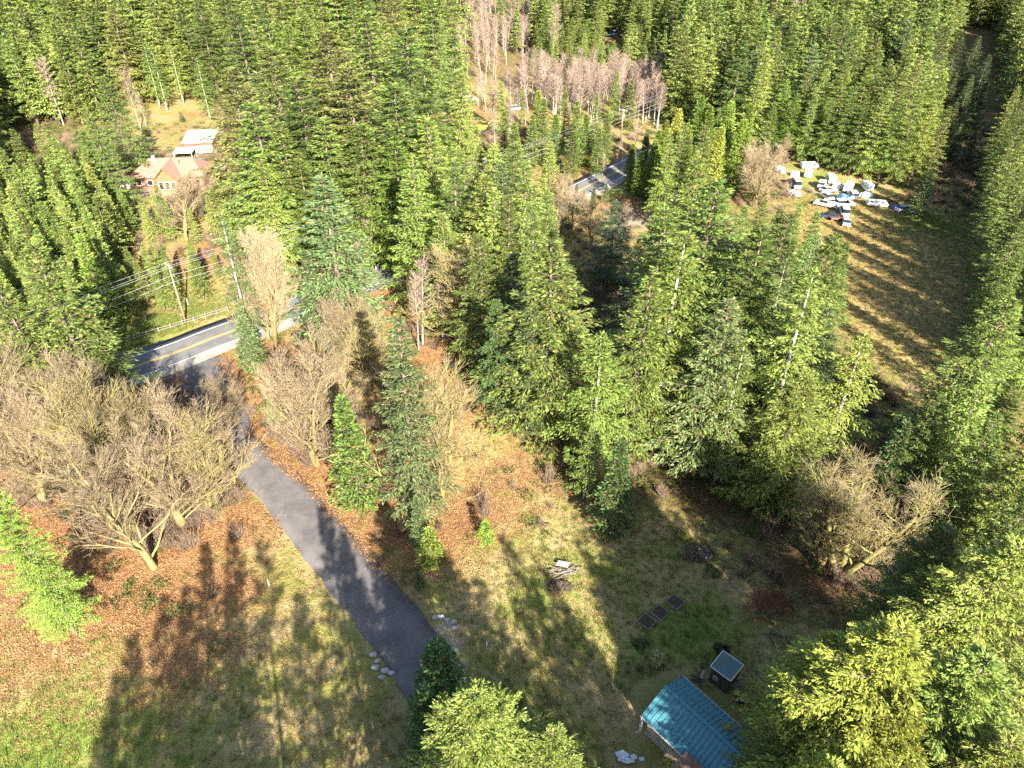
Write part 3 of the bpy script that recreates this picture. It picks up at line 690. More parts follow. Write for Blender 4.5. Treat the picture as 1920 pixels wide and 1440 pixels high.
slab(ho, 'annex_roof', [(9, 8.8, 3.9), (14.5, 8.8, 3.9), (14.5, 14.5, 3.0), (9, 14.5, 3.0)], .1, 'greyroof'); MB().box(9.3, 14.2, 9.1, 14.2, 0, 2.95).build('annex_wall', M['beige'], ho)
slab(ho, 'annex_roof', [(-2.4, 8.2, 3.4), (3.4, 8.2, 3.6), (3.4, 13.0, 2.8), (-2.4, 13, 2.8)], .1, 'greyroof'); MB().box(-2, 3, 8.4, 12.6, 0, 2.7).build('annex_wall', M['beige'], ho)
pc = root('patio_roof', (-95, 199.5), (1, .1), 'white flat patio roof right behind the brown-roofed house', 'patio roof')
slab(pc, 'roof_sheet', [(0, 0, 2.7), (5.2, 0, 2.7), (5.2, 4.6, 3.0), (0, 4.6, 3.0)], .08, 'white')
for x, y in ((.2, .2), (5, .2), (.2, 4.4), (5, 4.4)): bar((x, y, 0), (x, y, 2.75), .06, 'white', 'post', pc)
rb = root('barn', (-95.6, 209.0), (1, .12), 'small dark red barn with white metal roof behind the house', 'barn')
MB().box(0, 8, 0, 7.5, -.5, 2.9).build('wall', M['redwall'], rb)
for i in range(8):
    slab(rb, 'roof_sheet', [(-.4 + i * 1.1, -.5, 2.9), (-.4 + (i + 1) * 1.1 - .02, -.5, 2.9), (-.4 + (i + 1) * 1.1 - .02, 8.2, 4.2), (-.4 + i * 1.1, 8.2, 4.2)], .06, 'white')
MB().box(2, 5, -.06, 0, 0, 2.4).build('door', M['darkwood'], rb)

# ------------------------------------------------------------------ vehicles
def wheel(e, x, y, r=.33, w=.22):
    t = MB().tube([(0, -w / 2, 0), (0, w / 2, 0)], r, 14).build('wheel', M['rubber'], e); t.location = (x, y, r)
    rm = MB().tube([(0, -w / 2 - .012, 0), (0, w / 2 + .012, 0)], r * .58, 10).build('rim', M['chrome'], t); return t
def car(name, loc, rz, label, cat='car', col='white', kind='sedan', group=None):
    e = empty(name, (loc[0], loc[1], terrain(*loc)), rz, label, cat, group); Wd = .9
    if kind == 'sedan': P = [(-2.2, .35), (2.2, .35), (2.25, .62), (2.1, .82), (1.1, .95), (-1.6, .98), (-2.2, .9)]; Cn = [(-1.75, .95), (-1.1, 1.42), (.15, 1.45), (1.05, .93)]
    elif kind == 'suv': P = [(-2.3, .4), (2.3, .4), (2.35, .75), (2.2, 1.0), (1.2, 1.1), (-2.3, 1.12)]; Cn = [(-2.28, 1.1), (-2.05, 1.78), (.3, 1.8), (1.15, 1.08)]
    elif kind == 'van': P = [(-2.6, .4), (2.6, .4), (2.65, .9), (2.2, 1.25), (-2.6, 1.25)]; Cn = [(-2.6, 1.22), (-2.55, 2.25), (1.0, 2.3), (2.1, 1.2)]
    else: P = [(-2.7, .5), (2.7, .5), (2.75, .85), (2.6, 1.1), (1.5, 1.18), (-2.7, 1.15)]; Cn = [(-.5, 1.13), (-.4, 1.8), (.7, 1.82), (1.45, 1.15)]
    MB().prof(P, -Wd, Wd).build('body', M[col], e, bevel=.07)
    MB().prof([(x * .995, z) for x, z in Cn], -Wd + .1, Wd - .1).build('window', M['glass'], e, bevel=.05)
    a, b = Cn[1], Cn[2]; MB().box(a[0] - .02, b[0] + .02, -Wd + .12, Wd - .12, max(a[1], b[1]) - .05, max(a[1], b[1]) + .04).build('roof', M[col], e, bevel=.03)
    if kind == 'pickup':
        for s in (-1, 1): MB().box(-2.68, -.55, s * .84 - .05, s * .84 + .05, 1.12, 1.4).build('bed_side', M[col], e)
        MB().box(-2.7, -2.62, -.85, .85, 1.12, 1.4).build('tailgate', M[col], e)
    x0, x1 = P[0][0], P[1][0]
    for s in (-1, 1):
        wheel(e, x0 + .85, s * .82); wheel(e, x1 - .85, s * .82)
        MB().box(x1 - .12, x1 + .035, s * .62 - .16, s * .62 + .16, .62, .76).build('headlight', M['white'], e)
        MB().box(x0 - .03, x0 + .06, s * .72 - .1, s * .72 + .1, .7, .9).build('taillight', M['lamp'], e)
    MB().box(x1 - .05, x1 + .1, -.85, .85, .36, .52).build('bumper', M['silver'], e); MB().box(x0 - .1, x0 + .05, -.85, .85, .36, .52).build('bumper', M['silver'], e)
    return e
def camper(name, loc, rz, label, L=6.0, H=2.5, group=None, cat='camper trailer', col='white'):
    e = empty(name, (loc[0], loc[1], terrain(*loc)), rz, label, cat, group); h = L / 2; e.scale = (.88, .84, .84)
    MB().prof([(-h, .5), (h - .3, .5), (h, 1.1), (h - .15, H - .4), (h - .6, H), (-h + .25, H), (-h, H - .3)], -1.1, 1.1).build('body', M[col], e, bevel=.08)
    for s in (-1, 1):
        for x in (-h * .55, h * .35): MB().box(x - .45, x + .45, s * 1.11 - .012, s * 1.11 + .012, 1.35, 1.85).build('window', M['glass'], e)
        wheel(e, -.35, s * .95); wheel(e, .4, s * .95)
        MB().box(-h + .1, h - .3, s * 1.112 - .008, s * 1.112 + .008, .85, 1.0).build('stripe', M['silver'], e)
    MB().box(h * .02, h * .02 + .65, -1.125, -1.098, .6, 2.2).build('door', M['silver'], e)
    MB().box(-.5, .4, -.4, .4, H - .01, H + .22).build('roof_vent', M['white'], e, bevel=.04)
    MB().box(-h * .6, -h * .6 + .4, -.2, .2, H - .01, H + .1).build('roof_hatch', M['silver'], e)
    MB().tube([(h - .3, .6, .5), (h + 1.0, 0, .5)], .05, 4).tube([(h - .3, -.6, .5), (h + 1.0, 0, .5)], .05, 4).build('hitch', M['steel'], e)
    return e
def tarped(name, loc, rz, label, L=3.5, Wd=1.8, H=1.4, col='whitetarp', cat='covered heap', seed=0, group=None):
    e = empty(name, (loc[0], loc[1], terrain(*loc)), rz, label, cat, group); r = random.Random(seed)
    nx_, ny_ = 12, 8; V = []; F = []
    for i in range(nx_ + 1):
        for j in range(ny_ + 1):
            a, b = i / nx_ * 2 - 1, j / ny_ * 2 - 1; k = max(0, 1 - abs(a) ** 4) * max(0, 1 - abs(b) ** 3.2)
            z = H * k ** .45 * (.82 + .5 * noise.noise(Vector((a * 1.7 + seed, b * 1.7, seed)))) ; V.append((a * L / 2 * (1 + .06 * r.uniform(-1, 1)), b * Wd / 2 * (1 + .08 * r.uniform(-1, 1)), max(0.02, z)))
    for i in range(nx_):
        for j in range(ny_): F.append((i * (ny_ + 1) + j, (i + 1) * (ny_ + 1) + j, (i + 1) * (ny_ + 1) + j + 1, i * (ny_ + 1) + j + 1))
    mb = MB(); mb.add(V, F); mb.build('tarp', M[col], e)
    rp = MB()
    for x in (-L * .22, L * .24):
        i = int(round((x / (L / 2) + 1) / 2 * nx_)); rp.tube([(V[i * (ny_ + 1) + j][0], V[i * (ny_ + 1) + j][1], V[i * (ny_ + 1) + j][2] + .02) for j in range(ny_ + 1)], .02, 4)
    rp.build('rope', M['darkpaint'], e); return e
def flatbed(name, loc, rz, label, col='redbrown', L=3.6):
    e = empty(name, (loc[0], loc[1], terrain(*loc)), rz, label, 'trailer'); h = L / 2
    MB().box(-h, h, -.9, .9, .55, .65).build('deck', M[col], e)
    for s in (-1, 1): MB().box(-h, h, s * .88 - .03, s * .88 + .03, .65, .95).build('side_board', M[col], e); wheel(e, -.2, s * 1.0)
    MB().box(-h, -h + .06, -.85, .85, .65, .95).build('end_board', M[col], e)
    MB().tube([(h, .5, .55), (h + 1.1, 0, .5)], .04, 4).tube([(h, -.5, .55), (h + 1.1, 0, .5)], .04, 4).build('hitch', M['steel'], e); return e

G = lambda x, y: gp(x, y)
FV = [('camper', (1516, 316), .05, 'long white trailer nearest the firs at the back of the parking meadow', dict(L=5.2, H=2.0)),
      ('tarped', (1490, 330), .9, 'small white tarp-covered heap at the left end of the parked vehicles', dict(L=2.4, Wd=2.0, H=1.5)),
      ('tarped', (1462, 322), .2, 'white covered heap half hidden behind the round pinkish bare maple', dict(L=2.6, Wd=2.2, H=1.6)),
      ('camper', (1513, 332), 1.3, 'stubby white camper beside the small tarp-covered heap', dict(L=3.4, H=2.4)),
      ('van', (1490, 350), 1.5, 'white van parked next to the bare maple side of the meadow', {}), ('tarped', (1486, 366), .5, 'wide white tarp spread over a low heap at the fir tips', dict(L=4.2, Wd=2.6, H=1.2)),
      ('suv', (1540, 350), 1.1, 'white car at the left side of the densest vehicle cluster', {}), ('camper', (1556, 342), 1.45, 'white camper at the back of the densest vehicle cluster', dict(L=4.2, H=2.5)), ('sedan', (1551, 360), .3, 'white car at the front of the densest vehicle cluster', {}), ('tarped', (1570, 352), .8, 'white sheet covering a heap at the right of the densest cluster', dict(L=3.0, Wd=2.2, H=1.4)),
      ('camper', (1589, 358), 1.0, 'white camper behind the blue-tarped heap', dict(L=4.6, H=2.6)), ('suv', (1597, 370), 1.4, 'white car right of the blue-tarped heap', {}), ('tarped', (1580, 374), .1, 'blue tarp-covered heap between white vehicles', dict(L=3.4, Wd=2.4, H=1.4, col='bluetarp')),
      ('suv', (1582, 387), .1, 'white car in the column in front of the blue-tarped heap', {}), ('van', (1581, 402), 1.3, 'white van nearest the golden grass', {}), ('pickup', (1547, 388), 2.5, 'white pickup truck parked apart left of the column', dict(kind='pickup')), ('sedan', (1553, 409), 2.9, 'dark car next to the rust red trailer', dict(col='darkpaint')),
      ('flatbed', (1568, 413), .1, 'rust red flat trailer at the front of the vehicle group', {}), ('sedan', (1586, 420), 1.2, 'silver car at the front corner of the vehicle group', dict(col='silver')), ('sedan', (1548, 372), 1.9, 'silver car in the middle of the vehicle group', dict(col='silver')),
      ('camper', (1624, 356), 1.5, 'white camper in the shade at the right side of the group', dict(L=4.4, H=2.4)), ('tarped', (1624, 368), .4, 'white tarp-covered heap in front of the shaded camper', dict(L=3.2, Wd=2.2, H=1.3)), ('sedan', (1633, 352), .7, 'dark car parked beside the shaded camper', dict(col='darkpaint')),
      ('camper', (1643, 387), -.25, 'long low white trailer at the edge of the field shadow', dict(L=5.6, H=1.7)), ('tarped', (1682, 392), .1, 'blue tarp-covered heap beside the lone dark fir', dict(L=2.8, Wd=2.0, H=1.3, col='bluetarp')), ('sedan', (1694, 396), .3, 'silver car under the lone dark fir', dict(col='silver')),
      ('camper', (1375, 470), .3, 'white trailer glimpsed between the trees left of the field, upper one', dict(L=5.0)), ('suv', (1412, 466), 1.2, 'white car glimpsed between the trees beside the upper trailer', {}), ('camper', (1372, 584), .2, 'white trailer glimpsed among the trees of the middle clump, lower one', dict(L=4.6)), ('camper', (1405, 582), 1.2, 'second white trailer glimpsed among the trees beside the lower one', dict(L=4.2)),
      ('camper', (380, 288), .12, 'long white trailer parked right behind the house', dict(L=7.2, H=2.4)), ('suv', (414, 322), 1.4, 'white car at the right end of the house', {}), ('sedan', (310, 340), .3, 'silver car in front of the garage of the house', dict(col='silver')),
      ('sedan', (1146, 68), .2, 'blue car in the far clearing between the firs near the top', dict(col='bluetarp')), ('van', (1154, 66), 1.0, 'white van in the far clearing near the top', {}), ('suv', (882, 190), .4, 'white car half hidden right of the towering firs', {}), ('suv', (967, 207), .4, 'white car among the low reddish alders', {}), ('suv', (1268, 378), .3, 'white car glimpsed left of the dense green fir', {})]
for i, (kd, q, rz, lab, kw) in enumerate(FV):
    kw = dict(kw)
    if kd == 'camper': camper('camper_trailer', G(*q), rz, lab, **kw)
    elif kd == 'tarped': tarped('covered_heap', G(*q), rz, lab, seed=i, **kw)
    elif kd == 'flatbed': flatbed('flat_trailer', G(*q), rz, lab)
    else: kw.setdefault('kind', kd); kw.setdefault('col', 'white'); car({'van': 'van', 'pickup': 'pickup_truck'}.get(kw['kind'], 'parked_car'), G(*q), rz, lab, {'van': 'van', 'pickup': 'pickup'}.get(kw['kind'], 'car'), **kw)

# yellow digger
e = empty('excavator', (*gp(905, 247), terrain(*gp(905, 247))), .1, 'yellow digger on the open ground at the edge of the towering firs', 'digger')
for s in (-1, 1): MB().prof([(-1.7, .1), (-1.4, 0), (1.4, 0), (1.7, .1), (1.9, .5), (1.6, .85), (-1.6, .85), (-1.9, .5)], s * 1.1 - .28, s * 1.1 + .28).build('track', M['rubber'], e)
MB().box(-2.0, 1.1, -1.25, 1.25, .95, 1.9).build('body', M['yellow'], e, bevel=.12); MB().box(.1, 1.4, .2, 1.2, 1.5, 2.8).build('cab', M['glass'], e, bevel=.08); MB().box(.05, 1.45, .15, 1.25, 2.8, 2.9).build('cab_roof', M['yellow'], e)
MB().tube([(1.0, -.3, 1.5), (2.8, -.3, 3.6), (4.8, -.3, 3.0)], [.3, .28, .18], 4).build('boom', M['yellow'], e); MB().tube([(4.8, -.3, 3.1), (5.6, -.3, 1.0)], [.2, .14], 4).build('arm', M['yellow'], e)
MB().prof([(5.2, .9), (6.0, 1.0), (6.1, .4), (5.5, .2), (5.1, .4)], -.75, .15).build('bucket', M['darkpaint'], e)

# ------------------------------------------------------------------ utility poles, cables, rail fence
def pole(x, y, H, ang, label, tr=False):
    e = empty('utility_pole', (x, y, terrain(x, y)), ang, label, 'utility pole')
    MB().tube([(0, 0, -.3), (0, 0, H * .5), (0, 0, H)], [.19, .16, .12], 10).build('pole', M['polewood'], e, True)
    MB().box(-.08, .08, -1.3, 1.3, H - .55, H - .38).build('crossarm', M['weathered'], e)
    for y_ in (-1.15, -.4, .4, 1.15): MB().tube([(0, y_, H - .38), (0, y_, H - .30), (0, y_, H - .16)], [.05, .08, .04], 8).build('insulator', M['white'], e)
    MB().tube([(.08, -.5, H - .45), (.1, 0, H - 1.3)], .025, 4).tube([(.08, .5, H - .45), (.1, 0, H - 1.3)], .025, 4).build('brace', M['steel'], e)
    if tr: MB().tube([(.35, 0, H - 2.4), (.35, 0, H - 1.5)], .28, 10).build('transformer', M['white'], e)
    MB().tube([(.16, .05, .3), (.16, .05, H * .42)], .04, 6).build('conduit', M['steel'], e)
    return e
PL = [(-90, 78.5, 12, 'utility pole beyond the left edge'), (-58.9, 111.1, 11.6, 'wooden utility pole with crossarm standing at the rail fence by the highway'), (-22, 150, 12, 'utility pole hidden in the trees at the highway bend'), (*gp(1163, 272), 10.5, 'utility pole with white transformer near the far bend of the highway'), (68, 262, 12, 'utility pole in the dark gap beyond the cedars')]
for i, (x, y, H, lab) in enumerate(PL):
    a = PL[max(0, i - 1)]; b = PL[min(len(PL) - 1, i + 1)]; ang = atan2(b[1] - a[1], b[0] - a[0]); pole(x, y, H, ang, lab, i == 3)
    if i:
        x0, y0, H0, _ = PL[i - 1]; an = atan2(y - y0, x - x0); nx_, ny2 = -sin(an), cos(an)
        for off, dz in ((-1.15, -.2), (-.4, -.2), (1.15, -.2), (0, -2.2), (0, -3.4)):
            P = []
            for k in range(13):
                t = k / 12; P.append((x0 + (x - x0) * t + nx_ * off, y0 + (y - y0) * t + ny2 * off, (terrain(x0, y0) + H0) * (1 - t) + (terrain(x, y) + H) * t + dz - 4 * (.9 if dz > -1 else 1.1) * t * (1 - t)))
            o = MB().tube(P, .022 if dz > -1 else .032, 4).build('power_cable', M['wire']); tag(o, ['', 'cable strung left from the wooden pole over the plantation', 'cable from the wooden pole to the highway bend', 'cable running from the highway bend to the transformer pole', 'cable running right from the transformer pole'][i], 'cable', ['', 'cables left of the wooden pole', 'cables right of the wooden pole', 'cables to the transformer pole', 'cables right of the transformer pole'][i])
fa, fb = Vector((*gp(205, 652), 0)), Vector((*gp(428, 584), 0)); n = 10
fe = empty('rail_fence', (fa.x, fa.y, terrain(fa.x, fa.y)), atan2((fb - fa).y, (fb - fa).x), 'grey wooden two-rail fence on the grass strip above the highway', 'fence'); Lf = (fb - fa).length
for i in range(n + 1):
    q = fa.lerp(fb, i / n); zz = terrain(q.x, q.y) - fe.location.z
    MB().box(i * Lf / n - .07, i * Lf / n + .07, -.07, .07, zz - .3, zz + 1.15).build('post', M['weathered'], fe)
    if i < n:
        q2 = fa.lerp(fb, (i + 1) / n); z2 = terrain(q2.x, q2.y) - fe.location.z
        for h in (.5, .95): MB().tube([(i * Lf / n, -.09, zz + h), ((i + 1) * Lf / n, -.09, z2 + h)], .055, 4).build('rail', M['weathered'], fe)
for (q, lab, h) in (((275, 602), 'short pale post at the edge of the plantation, left of the utility pole', 1.0), ((353, 572), 'short pale post just behind the utility pole', 1.4), ((505, 1098), 'thin white marker stake on the slope left of the driveway', 1.1), ((913, 1216), 'thin white marker stake right of the lower driveway', 1.2), ((699, 1365), 'thin pale marker stake at the bottom left of the driveway end', .9)):
    x, y = gp(*q); e = empty('marker_stake', (x, y, terrain(x, y)), .3, lab, 'stake'); MB().box(-.04, .04, -.03, .03, -.1, h).build('stake', M['signwhite'], e); MB().box(-.05, .05, -.04, .04, h - .12, h + .01).build('cap', M['white'], e)

# ------------------------------------------------------------------ yard things
def at(q, name, lab, cat, rz=0, group=None): x, y = gp(*q); return empty(name, (x, y, terrain(x, y)), rz, lab, cat, group)
for (q, lab, rz) in (((1266, 1131), 'dark wooden garden bed full of soil, the right one of the row in the yard', .75), ((1237, 1151), 'sunlit wooden garden bed in the middle of the row in the yard', .72), ((1212, 1168), 'low garden bed at the left end of the row in the yard', .8)):
    e = at(q, 'garden_bed', lab, 'garden bed', rz); s = .72
    for a in range(4):
        o = MB().box(-s, s, -.03, .03, 0, .32).build('board', M['weathered'], e); o.location = (s * sin(a * pi / 2) * 1.0, -s * cos(a * pi / 2), 0); o.rotation_euler = (0, 0, a * pi / 2)
    mb = MB(); V = []; F = []
    for i in range(7):
        for j in range(7): V.append(((i / 3 - 1) * (s - .04), (j / 3 - 1) * (s - .04), .2 + .09 * random.random()))
    for i in range(6):
        for j in range(6): F.append((i * 7 + j, (i + 1) * 7 + j, (i + 1) * 7 + j + 1, i * 7 + j + 1))
    mb.add(V, F); mb.build('soil', M['soil'], e)
def lump(r, sc=(1, 1, .7), seed=0, sub=2):
    bm = bmesh.new(); bmesh.ops.create_icosphere(bm, subdivisions=sub, radius=r)
    for v in bm.verts: k = 1 + .45 * noise.noise(v.co / r * 1.3 + Vector((seed * 3.1, 0, 0))); v.co = Vector((v.co.x * sc[0] * k, v.co.y * sc[1] * k, v.co.z * sc[2] * k))
    V = [tuple(v.co) for v in bm.verts]; F = [tuple(v.index for v in f.verts) for f in bm.faces]; bm.free(); return V, F
for i, (q, r) in enumerate([((817, 1158), .30), ((828, 1157), .34), ((840, 1162), .28), ((852, 1166), .34), ((851, 1178), .34), ((700, 1228), .34), ((708, 1240), .28), ((704, 1252), .36), ((722, 1258), .36), ((735, 1262), .30), ((716, 1270), .3)]):
    x, y = gp(*q); V, F = lump(r, (1.2, .9, .6), i); o = MB().add(V, F).build('boulder', M['stone']); o.location = (x, y, terrain(x, y) + r * .2)
    tag(o, 'pale boulder beside the gravel patch right of the driveway' if i < 5 else 'pale boulder at the left edge of the lower driveway', 'boulder', 'boulders at the gravel patch' if i < 5 else 'boulders left of the driveway end')
# burnt heap with pale lumps, brush heap with the white panel
def heap(q, name, lab, mats, rad, n, r0, seed, h=.5, cat='heap'):
    x, y = gp(*q); r = random.Random(seed); mb = MB()
    for i in range(n):
        a, d = r.uniform(0, 6.28), sqrt(r.random()); V, F = lump(r0 * r.uniform(.5, 1.3), (r.uniform(.7, 1.3), r.uniform(.7, 1.3), .7), i, 1)
        ox, oy, oz = cos(a) * d * rad[0], sin(a) * d * rad[1], h * (1 - d * d) * r.uniform(.5, 1.1)
        mb.add([(p[0] + ox, p[1] + oy, p[2] + oz) for p in V], F, r.choices(range(len(mats)), [4, 1] if len(mats) == 2 else None)[0])
    o = mb.build(name, [M[k] for k in mats]); o.location = (x, y, terrain(x, y)); tag(o, lab, cat, kind='stuff'); return o
heap((1312, 1037), 'burnt_rubble', 'black burnt heap with pale ash lumps in the shaded yard', ['soil', 'ash'], (1.7, 1.35), 420, .13, 4, .45, 'rubble')
heap((1050, 1100), 'dark_rubble', 'dark earth heap just below the white panel', ['soil'], (1.3, 1.0), 200, .16, 5, .35, 'rubble')
e = at((1063, 1073), 'brush_pile', 'pile of grey sticks under the white panel', 'brush pile')
for i in range(46):
    a = random.uniform(-.5, .9); c = Vector((random.gauss(0, .7), random.gauss(0, .35), random.uniform(.05, .4))); d = Vector((cos(a), sin(a), random.uniform(-.15, .15))) * random.uniform(.4, 1.1)
    MB().tube([c - d, c + Vector((0, 0, .05)), c + d], [.035, .03, .015], 4).build('stick', M['weathered'], e)
def sheet(q, name, lab, cat, L, Wd, rz, mat, lift=.4, seed=0):
    x, y = gp(*q); V = []; F = []
    for i in range(7):
        for j in range(6): V.append(((i / 6 - .5) * L, (j / 5 - .5) * Wd, .13 * noise.noise(Vector((i * .7, j * .8, seed)))))
    for i in range(6):
        for j in range(5): F.append((i * 6 + j, (i + 1) * 6 + j, (i + 1) * 6 + j + 1, i * 6 + j + 1))
    o = MB().add(V, F).build(name, M[mat]); s = o.modifiers.new('solid', 'SOLIDIFY'); s.thickness = .025
    o.location = (x, y, terrain(x, y) + lift); o.rotation_euler = (random.uniform(-.12, .12), random.uniform(-.12, .12), rz); tag(o, lab, cat); return o
sheet((1055, 1063), 'metal_sheet', 'crumpled white sheet lying on the brush pile', 'sheet', 1.35, .8, -.35, 'whitetarp', .55, 2)
sheet((1437, 1273), 'pale_board', 'pale board on the ground right of the small shed', 'board', .95, .55, .1, 'concrete', .15, 3)
for i, (q, L, r_) in enumerate([((1163, 1414), .9, .3), ((1172, 1420), .8, .9), ((1166, 1425), .7, -.4), ((1180, 1428), .9, .2), ((1188, 1422), .5, .5)]):
    o = sheet(q, 'white_scrap', 'torn white sheet in the scrap left of the blue-roofed building', 'scrap', L, .5, r_, 'whitetarp', .12 + .04 * i, i + 5); o['group'] = 'white scraps left of the blue-roofed building'
o = sheet((1203, 1424), 'white_scrap', 'single small white scrap nearest the blue-roofed building', 'scrap', .45, .3, .1, 'whitetarp', .1, 12)
e = at((1390, 1319), 'barrel', 'small barrel with round teal lid behind the shed', 'barrel'); MB().tube([(0, 0, 0), (0, 0, .4), (0, 0, .8)], [.25, .28, .25], 16).build('body', M['darkpaint'], e); MB().tube([(0, 0, .8), (0, 0, .86)], .29, 18).build('lid', M['teal'], e)
e = at((1378, 1316), 'bucket', 'orange bucket left of the teal-lidded barrel', 'bucket'); MB().tube([(0, 0, 0), (0, 0, .35)], [.13, .17], 12, cap=False).tube([(0, 0, .02), (0, 0, .03)], .13, 12).build('body', M['orange'], e); MB().tube([(.17, 0, .33), (.1, 0, .45), (-.1, 0, .45), (-.17, 0, .33)], .01, 4).build('handle', M['steel'], e)
for i in range(5):
    x, y = gp(1380 + i * 5, 1297 - i * 2); o = MB().box(-.05, .05, -1.0, 1.0, 0, .09).build('lumber', M['weathered']); o.location = (x, y, terrain(x, y) + .25 + .02 * i); o.rotation_euler = (.12, 0, .9 + .12 * i); tag(o, 'grey board in the stack leaning behind the small shed', 'board', 'boards behind the small shed')
x, y = gp(1398, 1285); o = MB().tube([(-.8, .5, .1), (.75, -.3, 1.9)], .045, 6).build('leaning_pole', M['weathered']); o.location = (x, y, terrain(x, y)); tag(o, 'thin pole leaning at the right side of the small shed', 'pole')
x, y = gp(1316, 1268); o = MB().box(-.12, .12, -.45, .45, 0, .12).build('split_log', M['freshwood']); o.location = (x, y, terrain(x, y) + .3); o.rotation_euler = (.3, .1, -.5); tag(o, 'pale split log on the brush between shed and blue-roofed building', 'log')
e = at((1308, 1280), 'brush_heap', 'dark brush heap between the small shed and the blue-roofed building', 'brush pile')
for i in range(40):
    a = random.uniform(0, 6.28); c = Vector((random.gauss(0, .5), random.gauss(0, .4), random.uniform(.05, .35))); d = Vector((cos(a), sin(a), random.uniform(-.3, .3))) * random.uniform(.3, .7)
    MB().tube([c - d, c + d], [.03, .012], 4).build('stick', M['darkwood'], e)
for (q, L, r, rz, mat, lab) in (((1012, 985), 2.6, .16, .1, 'darkwood', 'dark fallen log on the grass right of the orange slope'), ((1330, 860), 5, .13, -.2, 'weathered', 'grey fallen log in the dark hollow of the middle clump'), ((1290, 905), 4, .1, .3, 'darkwood', 'dark fallen log below the dark hollow'), ((245, 1282), 1.3, .05, .4, 'weathered', 'grey stick on the leafy lawn in the long shadows'), ((565, 1360), .8, .07, .9, 'weathered', 'pale chunk of wood in the shade of the lower lawn'), ((460, 1343), .5, .12, .2, 'weathered', 'small pale stump in the shade on the lawn'), ((1560, 690), 3.5, .1, .6, 'weathered', 'log under the firs beside the field')):
    e = at(q, 'fallen_log', lab, 'log', rz); MB().tube([(-L / 2, 0, r * .8), (0, .06, r), (L / 2, -.04, r * .7)], [r, r * .9, r * .6], 8).build('trunk', M[mat], e, True); MB().tube([(L * .1, 0, r), (L * .22, L * .12, r * 2.2)], [r * .4, r * .1], 5).build('branch', M[mat], e)
for (q, H, lean, lab) in (((1432, 812), 14.5, .02, 'thin white dead trunk standing in the dark hollow, left of the thicker one'), ((1461, 779), 12, .10, 'thicker pale dead trunk right of the thin white one')):
    x, y = gp(*q); e = empty('dead_trunk', (x, y, terrain(x, y)), 0, lab, 'dead trunk'); MB().tube([(0, 0, -.2), (lean * H * .4, 0, H * .5), (lean * H, .1, H)], [.16, .12, .05], 8).build('trunk', M['palebark'], e, True)
    for i in range(9): a = i * 2.3; z = H * (.3 + .07 * i); MB().tube([(lean * z, 0, z), (lean * z + cos(a) * .8, sin(a) * .8, z + .25)], [.03, .008], 4).build('branch_stub', M['palebark'], e)

# ------------------------------------------------------------------ single conifers one can point to
R_ = random.Random(3)
# foreground
def based(bx, by, ay, w, var, col, label=None, group=None, **k):
    """conifer whose foot is at (bx, by) and whose tip reaches picture height ay"""
    x, y = gp(bx, by); d = ray(bx, ay); H = CAMH + d.z * y / d.y - terrain(x, y); con(x, y, max(2, H), w, var, col, label, group, **k)
apex(900, 1295, 21, 1.3, HERO[0], C_LITE, 'large pale green fir in front at the bottom edge beside the driveway end')
apex(1040, 1375, 17, 1.15, HERO[1], C_LITE, 'pale green fir at the bottom edge, right behind the larger one by the driveway end')
apex(795, 1290, 11, 1.2, CEDAR[1], C_DEEP, 'second dark conifer at the left side of the pale green fir at the bottom edge', name='cedar_tree', cat='conifer')
apex(818, 1205, 13, 1.45, CEDAR[0], C_DEEP, 'dark green conifer overhanging the lower end of the driveway', name='cedar_tree', cat='conifer')
apex(1570, 1195, 18, 1.15, HERO[1], C_YEL, 'yellow-green fir at the upper left of the big bottom right mass')
apex(1485, 1345, 14, 1.0, HERO[0], C_LITE, 'lowest light fir leaning over the end of the blue metal roof')
apex(1690, 1180, 25, 1.4, HERO[1], C_YEL, 'huge yellow-green fir rising over the blue-roofed building')
apex(1560, 1430, 17, 1.1, HERO[1], C_YEL, 'yellowish fir at the bottom edge whose twigs hide the end of the blue metal roof')
apex(1900, 1400, 22, 1.2, HERO[1], C_LITE, 'light green fir at the very bottom of the right corner')
apex(1625, 1300, 18, 1.0, HERO[0], C_LITE, 'bright fir whose branches reach over the blue metal roof')
apex(1850, 1230, 25, 1.2, HERO[0], C_LITE, 'broad green fir in the bottom right corner')
apex(1905, 1010, 26, 1.2, HERO[1], C_LITE, 'pale green fir at the right edge above the corner fir')
apex(1790, 1000, 22, 1.1, HERO[0], C_MID, 'green fir behind the huge yellow-green one, right of the bare mossy maple')
apex(1700, 1330, 21, 1.2, HERO[0], C_YEL, 'yellow-green fir at the bottom edge right of the blue-roofed building')
# centre
apex(1040, 455, 29, 1.5, FIRS[2], C_MID, 'big broad rounded fir right of the sunlit grass strip')
apex(1000, 560, 22, 1.15, FIRS[0], C_BLUE, 'fir leaning on the left side of the big broad one by the grass strip')
apex(1130, 625, 22, 1.41, OPENF[0], C_LITE, 'light green open fir with its pale trunk showing, between the two giants')
apex(1105, 800, 12, 1.28, OPENF[1], C_MID, 'thin fir in front of the light open one, half in shade')
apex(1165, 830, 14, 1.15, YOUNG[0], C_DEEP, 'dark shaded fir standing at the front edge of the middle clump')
apex(1275, 440, 31, 1.43, OPENF[0], C_LITE, 'tallest yellow-green fir in the middle clump with its bare lower trunk showing')
apex(1215, 520, 27, 1.22, FIRS[0], C_MID, 'green fir just left of the tallest fir of the middle clump')
apex(1345, 340, 33, 1.47, FIRS[2], C_MID, 'dense green fir behind the tallest one in the middle clump')
apex(1250, 390, 31, 1.28, FIRS[0], C_MID, 'green fir at the back left of the middle clump')
apex(1310, 300, 30, 1.22, FIRS[1], C_MID, 'fir with a forked looking top at the back of the middle clump')
